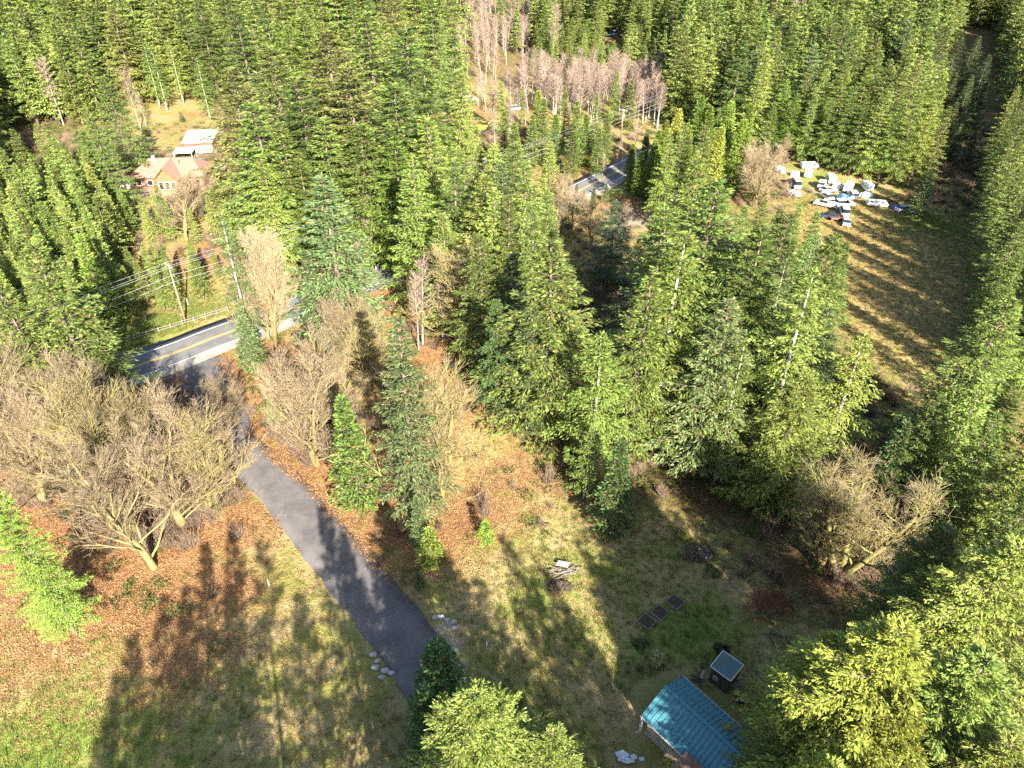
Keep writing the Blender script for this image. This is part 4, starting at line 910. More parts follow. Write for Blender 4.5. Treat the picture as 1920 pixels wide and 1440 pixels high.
apex(1430, 420, 30, 1.34, FIRS[1], C_MID, 'mid green fir left of the yellow one in the middle clump')
apex(1480, 400, 29, 1.28, FIRS[0], C_MID, 'fir on the edge of the golden field, second from its tip')
apex(1560, 440, 27, 1.34, FIRS[1], C_MID, 'fir at the left rim of the golden field above the yellow fir')
apex(1525, 510, 28, 1.22, OPENF[1], C_LITE, 'yellow-green slender fir right above the leaning white snag')
apex(1360, 560, 26, 1.34, FIRS[0], C_BLUE, 'bluish fir in the shade right of the tallest fir')
apex(1400, 640, 22, 1.02, OPENF[1], C_MID, 'thin shaded fir above the dark hollow')
apex(1510, 700, 20, 1.60, FIRS[2], C_LITE, 'bushy light green fir behind the round bare maple')
apex(1622, 630, 21, 1.41, OPENF[0], C_LITE, 'green fir with a thin spire against the shaded part of the field')
apex(1440, 800, 12, 1.2, YOUNG[1], C_MID, 'low dark green fir left of the round bare maple')
apex(1555, 580, 22, 1.15, FIRS[1], C_BLUE, 'bluish fir between the yellow one and the spire by the field')
apex(1155, 375, 17, 1.47, FIRS[0], (.035, .07, .035), 'dark spruce standing alone left of the middle clump near the gravel yard', name='spruce_tree', cat='spruce tree')
# left of centre
apex(742, 592, 29, .86, FIRS[0], C_BLUE, 'slender bluish fir between the driveway and the grass strip')
apex(640, 745, 17, 1.1, YOUNG[0], C_MID, 'narrow green fir at the edge of the driveway')
apex(605, 330, 30, 1.5, FIRS[0], C_BLUE, 'large blue-green fir beside the highway left of the white trunks')
apex(575, 470, 17, 1.3, FIRS[3], C_BLUE, 'blue-green fir at the left foot of the large one beside the highway')
apex(655, 500, 14, 1.5, FIRS[0], C_BLUE, 'short blue-green fir at the foot of the large one beside the highway')
apex(415, 405, 24, .85, OPENF[1], C_BLUE, 'slender blue-green fir next to the highway in front of the mossy trees')
apex(450, 580, 11, 1.25, YOUNG[1], C_BLUE, 'low blue-green fir overhanging the highway edge')
apex(505, 740, 6, 1.2, YOUNG[0], C_MID, 'dark green bush-like fir beside the track above the driveway', name='young_fir')
apex(60, 455, 29, 1.2, FIRS[2], C_MID, 'big fir on the left that leans over the highway')
apex(160, 560, 20, .9, FIRS[0], C_MID, 'fir on the right side of the big one that leans over the highway')
apex(-10, 520, 27, 1.2, FIRS[0], C_MID, 'fir at the left edge beside the big one over the highway')
apex(-25, 900, 22, .6, HERO[0], C_BRT, 'bright green fir at the left edge above the leafy lawn')
apex(40, 1030, 12, .65, HERO[1], C_MID, 'shorter bright fir beside the one at the left edge above the lawn')
for (bx, by, ay, w) in [(1040, 395, 330, 1.0), (1062, 388, 340, .9), (1078, 398, 345, 1.0), (1020, 380, 300, 1.0), (1092, 402, 358, 1.3), (1112, 392, 352, 1.3), (1135, 380, 345, 1.2)]:
    based(bx, by, ay, w, YOUNG[0], C_MID, 'short fir at the near side of the far stretch of highway', 'short firs before the far highway')
apex(910, 975, 3.6, 1.25, LITTLE[0], C_BRT, 'small bright green fir alone on the orange slope', name='young_fir', cat='young fir')
apex(803, 990, 5.8, 1.15, LITTLE[0], C_BRT, 'young bright fir below the slender bluish fir', name='young_fir', cat='young fir')
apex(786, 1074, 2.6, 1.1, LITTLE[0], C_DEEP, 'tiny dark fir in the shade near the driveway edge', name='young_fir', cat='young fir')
apex(778, 930, 9, .8, YOUNG[0], C_BLUE, 'small fir at the foot of the slender bluish fir', name='young_fir', cat='young fir')
# right
apex(1895, 560, 25, 1.35, FIRS[2], C_LITE, 'wide yellowish fir at the right edge below the field')
apex(1770, 740, 18, 1.1, FIRS[0], C_MID, 'shaded green fir at the lower end of the field')
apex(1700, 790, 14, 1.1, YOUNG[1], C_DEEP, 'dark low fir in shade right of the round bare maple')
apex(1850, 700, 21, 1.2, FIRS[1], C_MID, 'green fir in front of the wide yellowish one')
apex(1745, 322, 11, 1.3, YOUNG[0], C_DEEP, 'dark fir standing alone beside the parked vehicles in the field')  # deep needle colour puts the field shadow into this fir
apex(1758, 262, 10, 1.2, YOUNG[1], C_LITE, 'small light green fir against the dark gap above the field')
apex(1590, 455, 14, 1.0, YOUNG[0], C_MID, 'small fir poking out at the edge of the golden field')
for (ax, ay, H) in [(1395, 385, 17), (1432, 372, 16), (1462, 392, 18), (1500, 382, 15), (1530, 398, 16), (1412, 430, 19), (1480, 440, 20), (1520, 448, 18)]:
    apex(ax, ay, H, 1.15, FIRS[R_.randrange(4)], R_.choice([C_MID, C_LITE]), 'fir in front of the parked vehicles on the meadow', 'firs in front of the parked vehicles')
# by the house
apex(195, 145, 26, 1.3, FIRS[2], C_MID, 'large dark fir left of the brown-roofed house')
apex(170, 215, 24, 1.1, FIRS[0], C_MID, 'fir just below the large dark one beside the house')
apex(405, 298, 13, .9, YOUNG[0], C_LITE, 'young fir in front of the right end of the house')
apex(338, 210, 3.2, 1.3, LITTLE[0], C_DEEP, 'small dark fir in the yard behind the house', name='young_fir', cat='young fir')

for (bx, by, ay, w, lab) in [(314, 208, 95, 1.0, 'open fir with bare white trunk at the back of the yard behind the house'), (300, 200, 80, .9, 'slender fir left of the white-trunked one behind the house'), (345, 196, 70, 1.0, 'fir right of the white-trunked one behind the house'), (395, 225, 110, 1.1, 'dark fir that shades the white barn roof')]:
    based(bx, by, ay, w, OPENF[bx % 2], C_MID, lab)
# the wall of big firs above the highway, behind the big blue-green one
for (ax, ay, H, w, v, c) in [(500, 90, 36, 1.2, 2, C_OLIVE), (560, 150, 34, 1.1, 0, C_MID), (612, 60, 38, 1.15, 2, C_OLIVE), (690, 25, 40, 1.15, 2, C_MID), (655, 120, 36, 1.1, 0, C_OLIVE), (765, 50, 38, 1.1, 0, C_MID), (735, 160, 34, 1.15, 2, C_MID), (850, 55, 34, .95, 3, C_MID),
                              (800, 130, 34, 1.0, 1, C_MID), (862, 130, 28, .9, 3, C_LITE), (470, 190, 32, 1.1, 0, C_MID), (430, 130, 34, 1.1, 2, C_OLIVE), (525, 230, 28, 1.0, 3, C_MID), (600, 220, 28, 1.1, 0, C_MID), (670, 235, 28, 1.1, 2, C_MID), (740, 262, 26, 1.0, 0, C_BRT), (490, 290, 24, 1.0, 3, C_LITE), (560, 300, 22, 1.0, 1, C_MID)]:
    apex(ax, ay, H, w * 1.5, FIRS[v], c, 'towering fir in the dense wall of firs right of the brown-roofed house', 'towering firs right of the house')
for (ax, ay, H, w, v, c) in [(800, 225, 29, 1.15, 2, C_LITE), (850, 300, 27, 1.0, 0, C_MID), (905, 330, 26, 1.1, 2, C_LITE), (960, 235, 26, 1.0, 3, C_MID), (985, 300, 26, 1.1, 0, C_MID), (930, 270, 26, 1.0, 1, C_LITE), (770, 300, 28, 1.05, 0, C_LITE), (830, 400, 22, 1.0, 0, C_MID), (1000, 400, 24, 1.0, 3, C_MID),
                              (1030, 360, 20, .9, 1, C_MID), (900, 440, 24, .95, 2, C_MID), (960, 480, 22, .9, 0, C_DEEP), (930, 560, 20, .9, 1, C_DEEP)]:
    apex(ax, ay, H, w * 1.2, FIRS[v], c, 'fir in the bright clump inside the curve of the highway', 'firs in the clump inside the highway curve')
for (bx, by, ay, w) in [(1195, 368, 285, 1.2), (1215, 372, 262, 1.1), (1178, 358, 300, 1.0), (1235, 360, 240, 1.0), (1180, 345, 270, 1.2), (1205, 338, 250, 1.1), (1225, 345, 245, 1.1), (1255, 350, 205, 1), (1290, 345, 180, 1.05), (1240, 330, 225, .95), (1275, 365, 235, 1), (1310, 350, 200, 1.05), (1345, 345, 190, 1.05), (1225, 385, 290, 1), (1330, 375, 240, 1.05), (1370, 360, 225, 1), (1295, 385, 270, 1), (1380, 330, 195, 1)]:
    based(bx, by, ay, w, CEDAR[R_.randrange(2)], R_.choice([C_BRT, C_YEL, C_BRT]), 'bright yellow-green cedar where the highway disappears behind the trees', 'cedars beside the far end of the highway', name='cedar_tree', cat='cedar tree')
for (ax, ay, H) in [(1060, 165, 14), (1085, 190, 12), (1120, 175, 13), (1020, 185, 12), (1045, 215, 12), (1075, 235, 11), (1100, 215, 11), (1000, 215, 11), (945, 205, 13), (965, 230, 12), (1140, 215, 10), (1160, 130, 14), (1185, 150, 12), (1125, 100, 12), (1010, 170, 12), (1125, 240, 9)]:
    apex(ax, ay, H + 3, 1.15, YOUNG[R_.randrange(2)] if H < 13 else FIRS[3], R_.choice([C_BRT, C_MID]), 'young fir growing in front of the pink alder grove', 'young firs in front of the alder grove')
# the wall of firs behind the field
for (bx, by, ay) in [(1470, 300, 175), (1500, 306, 165), (1530, 314, 185), (1560, 320, 160), (1590, 328, 180), (1618, 334, 172), (1645, 340, 185), (1672, 347, 175), (1700, 352, 190), (1728, 358, 200), (1515, 290, 130), (1548, 298, 118), (1580, 305, 125), (1612, 312, 112), (1645, 318, 128), (1676, 324, 118), (1708, 330, 135), (1485, 284, 125), (1450, 285, 150), (1432, 300, 190)]:
    based(bx, by, ay, 1.05, FIRS[R_.choice([0, 3, 1, 2])], R_.choice([C_MID, C_LITE, C_BRT]), 'fir in the straight wall of firs behind the parked vehicles', 'wall of firs behind the field')
yy = 84.0
while yy < 200:
    xx = 67 + (yy - 90) * .56
    for k in range(3):
        con(xx + 5.5 + k * 7 + R_.gauss(0, .8), yy + R_.gauss(0, .8), R_.uniform(18, 22) + k, .95, FIRS[R_.choice([0, 3, 1, 2])], R_.choice([C_MID, C_LITE]), 'fir in the row along the right side of the field', 'row of firs right of the field')
    yy += 6.6
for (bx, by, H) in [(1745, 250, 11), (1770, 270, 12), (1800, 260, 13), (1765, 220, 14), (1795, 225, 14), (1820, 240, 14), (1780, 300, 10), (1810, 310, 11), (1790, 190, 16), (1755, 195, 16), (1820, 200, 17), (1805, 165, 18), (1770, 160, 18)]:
    x, y = gp(bx, by); con(x, y, H, 1.2, YOUNG[R_.randrange(2)] if H < 15 else FIRS[0], C_DEEP, 'dark fir in the shaded gap above the field', 'dark firs in the shaded gap')  # the gap's shade is painted in by the deep needle colour

# ---- fillings: polygons of base points (photograph pixels on the ground)
def keepout(x, y, r=2.5):
    return near(HA, x, y) < (7.5 + r * .4 if y < 225 else 5) or near(DA, x, y) < 4.5
VIEW = [(50, 110, 140, 235), (232, 150, 268, 240), (245, 265, 420, 350), (255, 330, 400, 455), (430, 400, 540, 650), (680, 370, 800, 560), (815, 450, 925, 655), (1010, 330, 1090, 450), (1095, 355, 1200, 500),
        (1095, 300, 1170, 350), (1150, 225, 1175, 275), (975, 90, 1235, 240), (1475, 300, 1700, 425), (1560, 380, 1790, 700), (1370, 260, 1490, 385), (885, 225, 930, 255), (1138, 56, 1160, 72), (850, 20, 970, 150), (665, 480, 800, 520), (1390, 690, 1480, 820), (410, 600, 520, 640)]
def blocks(a, b, H, w):
    x0, y0 = px_of(a, b, terrain(a, b)); x1, y1 = px_of(a, b, terrain(a, b) + H)
    hw = 3.6 * w * H / 28 * FPX / (b * cos(PITCH) + 40)
    for (l, t_, r_, bt) in VIEW:
        if y0 > bt + 3 and y1 < bt - 4 and min(x0, x1) - hw < r_ and max(x0, x1) + hw > l: return True
    return False
def fill(poly, space, Hr, wr, vars_, cols, label, group, name='fir_tree', cat='fir tree', holes=(), prob=1.0, fn=None, r=None):
    P = [gp(*q) for q in poly]; x0, x1 = min(p[0] for p in P), max(p[0] for p in P); y0, y1 = min(p[1] for p in P), max(p[1] for p in P)
    HO = [[gp(*q) for q in h] for h in holes]
    y = y0; k = 0
    while y < y1:
        x = x0 + (k % 2) * space * .5; k += 1
        while x < x1:
            a, b = x + R_.gauss(0, space * .22), y + R_.gauss(0, space * .22); x += space
            if R_.random() > prob or not inpoly(a, b, P) or keepout(a, b) or any(inpoly(a, b, h) for h in HO): continue
            if any((d['x'] - a) ** 2 + (d['y'] - b) ** 2 < (space * .62) ** 2 for d in CONIF[:HEROES]): continue
            H = R_.uniform(*Hr)
            if fn: fn(a, b, H)
            elif blocks(a, b, H, 1) and (blocks(a, b, H * .6, 1) or b > 400): continue
            else: con(a, b, H * (.6 if blocks(a, b, H, 1) else 1), R_.uniform(*wr), R_.choice(vars_), R_.choice(cols), label, group, name, cat)
        y += space * .87
HEROES = len(CONIF)
YARD = [(222, 215), (290, 200), (385, 212), (432, 250), (440, 350), (395, 385), (240, 390), (190, 280)]
STRIP = [(195, 60), (235, 60), (285, 170), (240, 170)]
MIDC = [C_MID, C_MID, C_LITE, C_OLIVE, C_BRT]
fill([(-260, 400), (330, 420), (392, 470), (392, 560), (320, 590), (215, 645), (120, 690), (-120, 760), (-260, 700)], 4.3, (13, 18), (.85, 1.1), YOUNG + [FIRS[3]], [C_BRT, C_LITE, C_MID, C_BRT], 'young fir in the dense plantation above the highway on the left', 'young firs of the plantation left')
fill([(-260, 400), (-260, 120), (190, 120), (200, 300), (240, 400), (330, 420)], 8.6, (20, 28), (1.1, 1.3), FIRS, MIDC, 'fir on the forested slope left of the house', 'firs on the slope left of the house', holes=[YARD])
fill([(-260, 120), (-200, -40), (420, -40), (430, 245), (385, 212), (290, 200), (225, 215), (205, 280), (190, 120)], 11.5, (24, 33), (1.2, 1.5), FIRS, MIDC, 'fir on the hillside above the house', 'firs on the hillside above the house', holes=[YARD])
fill([(430, 245), (420, -40), (860, -40), (880, 150), (900, 330), (800, 430), (640, 430), (440, 360)], 14, (28, 37), (1.2, 1.5), FIRS, MIDC, 'towering fir in the dense wall of firs right of the brown-roofed house', 'towering firs right of the house', prob=.6)
fill([(395, 385), (640, 430), (640, 520), (540, 560), (400, 590), (392, 470)], 7.5, (9, 15), (.9, 1.1), YOUNG + [FIRS[3]], MIDC, 'lower fir between the house and the highway', 'lower firs between the house and the highway', holes=[[(370, 440), (400, 440), (410, 600), (350, 600)]], prob=.6)
GROVE = [(860, -50), (980, -50), (1150, -60), (1240, 130), (1250, 240), (1200, 285), (1080, 330), (900, 330), (890, 150)]
fill([(1240, -60), (1920, -60), (2200, -60), (2200, 40), (1800, 60), (1780, 160), (1730, 310), (1450, 295), (1250, 290), (1240, 130)], 9.0, (22, 30), (1.1, 1.3), FIRS, MIDC + [C_BLUE], 'fir in the forest behind the field and the cedars', 'firs in the forest behind the field', holes=[[(1740, 120), (1850, 110), (1850, 330), (1720, 310)]])
fill([(1870, 60), (2200, 40), (2500, 900), (2130, 900), (2010, 560), (1900, 330)], 7.4, (21, 27), (.95, 1.15), FIRS, [C_MID, C_LITE, C_OLIVE], 'fir in the forest right of the field', 'firs in the forest right of the field')
fill([(1200, 480), (1450, 480), (1490, 570), (1530, 800), (1440, 830), (1200, 800), (1190, 640)], 7.0, (19, 26), (.85, 1.05), [FIRS[0], FIRS[1], OPENF[0], OPENF[1]], [C_MID, C_MID, C_BLUE, C_LITE], 'fir inside the dense middle clump left of the golden field', 'firs inside the middle clump', holes=[[(1230, 480), (1450, 480), (1440, 600), (1230, 600)]], prob=.8)
fill([(1220, 340), (1400, 330), (1440, 430), (1360, 470), (1200, 450)], 6.5, (18, 25), (.9, 1.1), FIRS, [C_MID, C_LITE], 'fir between the cedars and the middle clump', 'firs between the cedars and the middle clump', prob=.7)
fill([(700, 430), (1020, 400), (1060, 560), (960, 640), (900, 600), (830, 500)], 6.5, (20, 27), (.9, 1.1), FIRS, [C_MID, C_LITE, C_DEEP], 'fir in the bright clump inside the curve of the highway', 'firs in the clump inside the highway curve', prob=.75)
fill([(1620, 900), (1990, 900), (2100, 1300), (2000, 1440), (1900, 1300), (1700, 1050)], 6.5, (16, 22), (.95, 1.15), [FIRS[0], HERO[0], FIRS[1]], [C_MID, C_LITE], 'fir in the dense stand at the lower right edge', 'firs at the lower right edge', prob=.8)
# far conifers standing among the alders
fill(GROVE, 15, (16, 22), (.9, 1.1), [FIRS[3], FIRS[1]], [C_MID, C_BRT], 'fir scattered among the pinkish alders', 'firs scattered among the alders', prob=.35)
fill([(1000, 100), (1240, 105), (1240, 160), (1000, 150)], 7.5, (11, 15), (.9, 1.2), YOUNG + FIRS[:2], [C_MID, C_BRT], 'fir in the belt behind the alder grove', 'firs in the belt behind the alder grove')
fill([(1000, 20), (1230, 20), (1240, 105), (1000, 100)], 8.5, (19, 25), (1.0, 1.3), FIRS, [C_MID, C_BRT], 'fir in the belt behind the alder grove', 'firs in the belt behind the alder grove')

# ---- alders
def alder_fn(lab, grp): 
    return lambda a, b, H: bare(a, b, H, ALDER[R_.randrange(3)], lab, grp, name='bare_alder_tree', wf=1.35)
fill([(975, 165), (1080, 170), (1225, 180), (1240, 245), (1130, 242), (1050, 235), (985, 215)], 4.4, (12.5, 16), (1, 1), None, None, None, None, fn=alder_fn('bare pinkish alder in the grove in front of the far belt of firs', 'alders of the pinkish grove'), prob=.85)
fill([(840, 30), (1010, 10), (1010, 70), (960, 150), (900, 170), (860, 150)], 6.5, (12, 16), (1, 1), None, None, None, None, fn=alder_fn('bare grey-pink alder right of the towering firs near the top', 'alders right of the towering firs'), prob=.75)
fill([(880, 170), (990, 190), (1000, 240), (930, 290), (900, 260)], 7.0, (9, 14), (1, 1), None, None, None, None, fn=alder_fn('low reddish bare alder on the open ground above the yellow machine', 'low reddish alders'), prob=.8)
for (ax, ay, H) in [(725, 35, 30)]: pass
for (bx, by, H, lab) in [(725, 500, 13, 'pale leafless alder with a white trunk nearest the bend of the highway'), (705, 505, 12, 'thin white-stemmed alder left of the pale one at the highway'), (752, 520, 12, 'white-stemmed alder in front of the highway bend'), (770, 500, 10, 'short grey alder by the dark gap at the highway bend'), (682, 545, 10, 'slanting thin alder stem over the highway'), (793, 648, 17, 'tall white-trunked alder left of the mossy maple'), (785, 655, 14, 'second white trunk standing close to the tall white-trunked alder'), (830, 640, 11, 'thin alder with greenish stem right of the white trunks'),
                         (1160, 330, 9, 'bare alder standing beside the far stretch of highway'), (1128, 345, 8, 'thin pale alder at the near side of the far highway'), (1190, 290, 10, 'reddish bare tree right of the small utility pole'), (1065, 250, 9, 'grey alder among young firs left of the small utility pole'), (1018, 265, 9, 'white-stemmed alder below the reddish alders'),
                         (265, 243, 18, 'bare tree with a white trunk in the gap left of the house'), (275, 238, 10, 'thin pale stem beside the bare tree left of the house'), (480, 642, 16, 'thin ivy-clad trunk beside the highway, nearest the mossy pair'),
                         (120, 235, 20, 'bare vase-shaped tree among firs at the upper left'), (105, 225, 18, 'second bare vase-shaped tree among firs at the upper left'), (235, 110, 12, 'small bare tree near the top left corner'), (555, 80, 15, 'small pinkish bare tree between towering firs near the top'),
                         (1035, 130, 24, 'tall pale alder at the left end of the pinkish grove'), (1670, 1010, 9, 'thin bare tree with pale twigs right of the round maple'), (1465, 790, 1, '')]:
    if lab: bare(*gp(bx, by), H, ALDER[R_.randrange(3)], lab, None, name='bare_alder_tree', wf=1.3 if H > 15 else 1.2)
fill([(1395, 90), (1500, 60), (1510, 110), (1420, 120)], 8, (20, 24), (1, 1), None, None, None, None, fn=alder_fn('bare pink alder patch among the far firs left of the field wall', 'alders among the far firs'), prob=.9)
fill([(900, -45), (1110, -45), (1100, 12), (890, 12)], 8, (15, 19), (1, 1), None, None, None, None, fn=alder_fn('bare brown alder at the very top of the view', 'alders at the top of the view'), prob=.3)
# ---- maples
for (bx, by, H, v, wf, lab) in [
    (290, 1065, 22, 0, 1.05, 'large bare maple with yellow mossy stems whose branches hang over the leafy lawn'), (215, 985, 22, 1, 1.0, 'bare maple left of the large one, over the orange leaves'), (340, 985, 20, 2, 1.0, 'bare maple behind the large mossy one'),
    (130, 920, 22, 3, 1.05, 'bare maple in the left thicket above the bright fir'), (40, 860, 21, 0, 1.05, 'bare maple at the left edge in the thicket'), (240, 905, 20, 2, 1.0, 'bare maple in the middle of the left thicket'), (395, 960, 17, 1, 1.0, 'bare mossy maple left of the upper end of the driveway'),
    (100, 800, 20, 1, 1.0, 'bare maple at the back of the left thicket near the highway'), (15, 760, 20, 2, 1.0, 'bare maple at the far left in front of the big leaning fir'), (425, 860, 12, 0, 1.0, 'small bare maple over the shaded driveway mouth'), (180, 850, 18, 3, .9, 'bare maple right at the back of the thicket beside the fir trunk'), (330, 900, 16, 0, .95, 'bare maple between the thicket and the driveway mouth'),
    (440, 905, 14, 3, 1.1, 'bare mossy maple overhanging the left edge of the driveway'), (445, 800, 10, 2, 1.1, 'small bare tree between the highway and the driveway top'),
    (255, 1000, 20, 1, .95, 'bare maple between the two front ones of the left thicket'), (370, 930, 18, 0, .95, 'bare maple at the right rim of the left thicket'), (60, 905, 19, 1, 1.0, 'bare maple deep in the left thicket above the bright fir'), (290, 950, 19, 3, .95, 'bare maple filling the centre of the left thicket'),
    (-40, 940, 21, 1, 1.0, 'bare maple cut by the left edge behind the bright fir'), (80, 950, 18, 2, 1.0, 'bare maple just above the bright green fir at the left edge'), (175, 950, 19, 0, .9, 'bare maple between the mossy one and the left edge'), 
    (595, 870, 21, 2, .95, 'bare maple with bushy pale twigs right of the driveway top'), (650, 790, 18, 3, .95, 'bare maple behind the bushy one, left of the slender fir'), (560, 800, 15, 1, 1.0, 'smaller bare maple leaning toward the track'),
    (820, 935, 22, 1, 1.15, 'bare maple with long mossy side branches in the centre of the picture'), (700, 720, 15, 0, 1.1, 'bare mossy tree behind the slender bluish fir'), (665, 690, 16, 2, 1.0, 'bare tree up the slope behind the bushy pale one'),
    (868, 650, 20, 3, 1.1, 'round-crowned mossy maple left of the dark strip, behind the grass'),
    (515, 650, 24, 2, .7, 'tall yellow mossy tree pair beside the highway'), (505, 640, 20, 0, .65, 'mossy tree behind the yellow pair beside the highway'),
    (350, 450, 17, 1, 1.2, 'wide bare maple in front of the brown-roofed house'), (370, 420, 12, 2, 1.1, 'bare maple closer to the house, behind the wide one'),
    (1045, 450, 16, 0, 1.1, 'bare maple left of the dark spruce'), (1075, 440, 14, 3, 1.1, 'grey bare maple right beside the dark spruce'), (1110, 470, 14, 1, 1.1, 'shaded bare maple at the foot of the dark spruce'), (1415, 385, 18, 2, 1.2, 'round pinkish bare maple left of the parked vehicles'), (1460, 310, 9, 0, 1.1, 'small reddish bare tree behind the round pinkish one'), 
    (1140, 650, 11, 3, 1.1, 'small bare maple between the broad fir and the light open fir')]:
    bare(*gp(bx, by), H, MOSSY[v % 2] if (by > 930 and v in (1, 3)) or bx in (868, 700, 820) else MAPLE[v], lab, None, wf=wf)
bare(*gp(1572, 1075), 18, MOSSY[0], 'round mossy bare maple at the right, above the huge yellow-green fir', None, wf=1.35)
bare(*gp(1530, 1065), 13, MOSSY[1], 'darker bare maple on the left side of the round mossy one', None, wf=1.2)
bare(*gp(1165, 470), 11, DARK[0], 'dark leafless tree in the shade right of the dark spruce', None, wf=1.1)

# firs standing behind the viewpoint, whose shadows cross the lawn and the driveway
sd = Vector((sdir.x, sdir.y)).normalized(); SLEN = 1 / math.tan(SUN_EL)
BEHIND = []
RB = random.Random(12)
tips = [(215, 1265), (185, 1385), (250, 1185), (310, 1120), (385, 1010), (435, 985), (490, 1010), (560, 1110), (330, 1230), (430, 1110), (390, 1290), (470, 1290), (280, 1330), (350, 1100),
        (605, 945), (640, 1000), (665, 1080), (700, 1060), (735, 1110), (760, 1180), (700, 1190), (790, 1130), (720, 1290),
        (890, 1080), (940, 1000), (960, 1120), (1010, 1060), (1080, 1010), (1020, 1180), (1110, 1090), (1150, 1050), (1180, 1160), (1230, 1000), (1260, 1080), (1100, 1210), (1200, 1230), (1290, 960), (1320, 1050), (1380, 1000), (1010, 1270), (1250, 1190), (1330, 1150), (900, 1190), (1050, 1130), (1000, 1110), (1085, 1270), (1130, 1330), (960, 1210), (1400, 1080), (1300, 880), (1200, 920)]
for (px, py) in tips:
    H = RB.uniform(23, 31); x, y = gp(px, py); x -= sd.x * SLEN * H; y -= sd.y * SLEN * H
    if y > 14: H = H + (y - 14) / SLEN; x -= sd.x * (y - 14); y = 14
    BEHIND.append((x, y, H, RB.choice([0, 1, 2, 3, 0, 2, 4, 5]), RB.uniform(.7, 1.05)))

# place: the nearest 290 firs in view are things, the rest are one mass
named = CONIF[:HEROES]; rest = CONIF[HEROES:]
rest.sort(key=lambda d: -d['H'] / (d['y'] * cos(PITCH) + 50))
def inview(d):
    a = px_of(d['x'], d['y'], d['H']); b = px_of(d['x'], d['y'], 0); return -40 < a[0] < 1960 and b[1] > -20 and a[1] < 1440
vis = [d for d in rest if inview(d)]; inv = [d for d in rest if not inview(d)]
nfir = 292 - sum(1 for d in named if d['name'] == 'fir_tree')
PLACED = named + vis[:nfir]; ORD = 'first second third fourth fifth sixth seventh eighth ninth tenth eleventh twelfth thirteenth fourteenth fifteenth sixteenth seventeenth eighteenth nineteenth twentieth'.split()
for lab in {d['label'] for d in PLACED if d['group']}:
    grp = sorted((d for d in PLACED if d['label'] == lab), key=lambda d: px_of(d['x'], d['y'], d['H'])[0])
    if 2 <= len(grp) <= 20 and len(lab.split()) <= 11:
        for k, d in enumerate(grp): d['label'] = lab + ', ' + ('leftmost of the group' if k == 0 else 'rightmost of the group' if k == len(grp) - 1 else ORD[k] + ' from the left')
for i, d in enumerate(PLACED): place(d, i)
mass = vis[nfir:] + inv
FM = [merged('far_fir_%d' % i, c, t) for i, (c, t, h) in enumerate(FARF)]
pts = []; rot = []; scl = []; pick = []
for d in mass:
    s = d['H'] / 28; pts.append((d['x'], d['y'], terrain(d['x'], d['y']))); rot.append((0, 0, R_.uniform(0, 6.28))); scl.append((s * d['w'], s * d['w'], s)); pick.append(R_.randrange(3))
y = 240.0
while y < 900:
    sp = 7.5 + max(0, y - 400) * .015; w = y * .80 + 40; x = -w + R_.uniform(0, sp)
    while x < w:
        a, b = x + R_.gauss(0, sp * .25), y + R_.gauss(0, sp * .25); x += sp
        px, py = px_of(a, b, terrain(a, b))
        if -260 < px < 2200 and py > -42: continue
        if keepout(a, b): continue
        s = R_.uniform(.8, 1.15); pts.append((a, b, terrain(a, b))); rot.append((0, 0, R_.uniform(0, 6.28))); scl.append((s, s, s * R_.uniform(.9, 1.1))); pick.append(R_.randrange(3))
    y += sp * .87
scatter('far_forest', FM, pts, rot, scl, pick, (.142, .196, .044), 'dense far conifer forest filling the top of the view', 'forest')
FMB = [merged('near_fir_%d' % i, c, t_) for i, (c, t_, h_) in enumerate(FIRS + OPENF)]
pts = [(x, y, terrain(x, y)) for x, y, H, v, w in BEHIND]
scatter('forest_behind_viewpoint', FMB, pts, [(0, 0, R_.uniform(0, 6.28)) for _ in pts], [(H / 28 * w,) * 2 + (H / 28,) for x, y, H, v, w in BEHIND], [v for x, y, H, v, w in BEHIND], C_MID, 'firs below the bottom edge that throw long shadows over the lawn', 'forest')

# ------------------------------------------------------------------ ground cover
def tuft(seed, n=16, h=.35, spread=.16, w=.035):
    r = np.random.default_rng(seed); P = np.stack([r.normal(0, spread, n), r.normal(0, spread, n), np.zeros(n)], -1)
    return mesh_np('grass_tuft', *blades(P, r.uniform(0, 6.28, n), r.uniform(.5, 1.4, n), h * r.uniform(.5, 1.2, n), np.full(n, w), r.normal(0, .5, n)), M['grass'])
def leafpatch(seed, n=26, rad=.7):
    r = np.random.default_rng(seed); a = r.uniform(0, 6.28, n); d = rad * np.sqrt(r.random(n)); P = np.stack([np.cos(a) * d, np.sin(a) * d, r.uniform(.01, .06, n)], -1)
    l = r.uniform(.10, .20, n); return mesh_np('leaf_patch', *blades(P, r.uniform(0, 6.28, n), r.normal(.1, .25, n), l, l * .75, r.normal(0, .35, n)), M['litter'])
def shrub(seed, n=150, R=.9, H=1.0, leaf=.22, mat='shrub'):
    r = np.random.default_rng(seed); v = r.normal(0, 1, (n, 3)); v /= np.linalg.norm(v, axis=1)[:, None]; v[:, 2] = np.abs(v[:, 2]); d = r.uniform(.35, 1, n) ** .6
    lob = 1 + .3 * np.sin(3 * np.arctan2(v[:, 1], v[:, 0]) + seed)
    P = v * (d * lob)[:, None] * np.array([R, R, H]); az = np.arctan2(v[:, 1], v[:, 0]) + r.normal(0, .6, n)
    return mesh_np('shrub', *blades(P, az, r.normal(.35, .5, n), leaf * r.uniform(.6, 1.4, n), leaf * .5 * r.uniform(.6, 1.4, n), r.normal(0, .7, n)), M[mat])
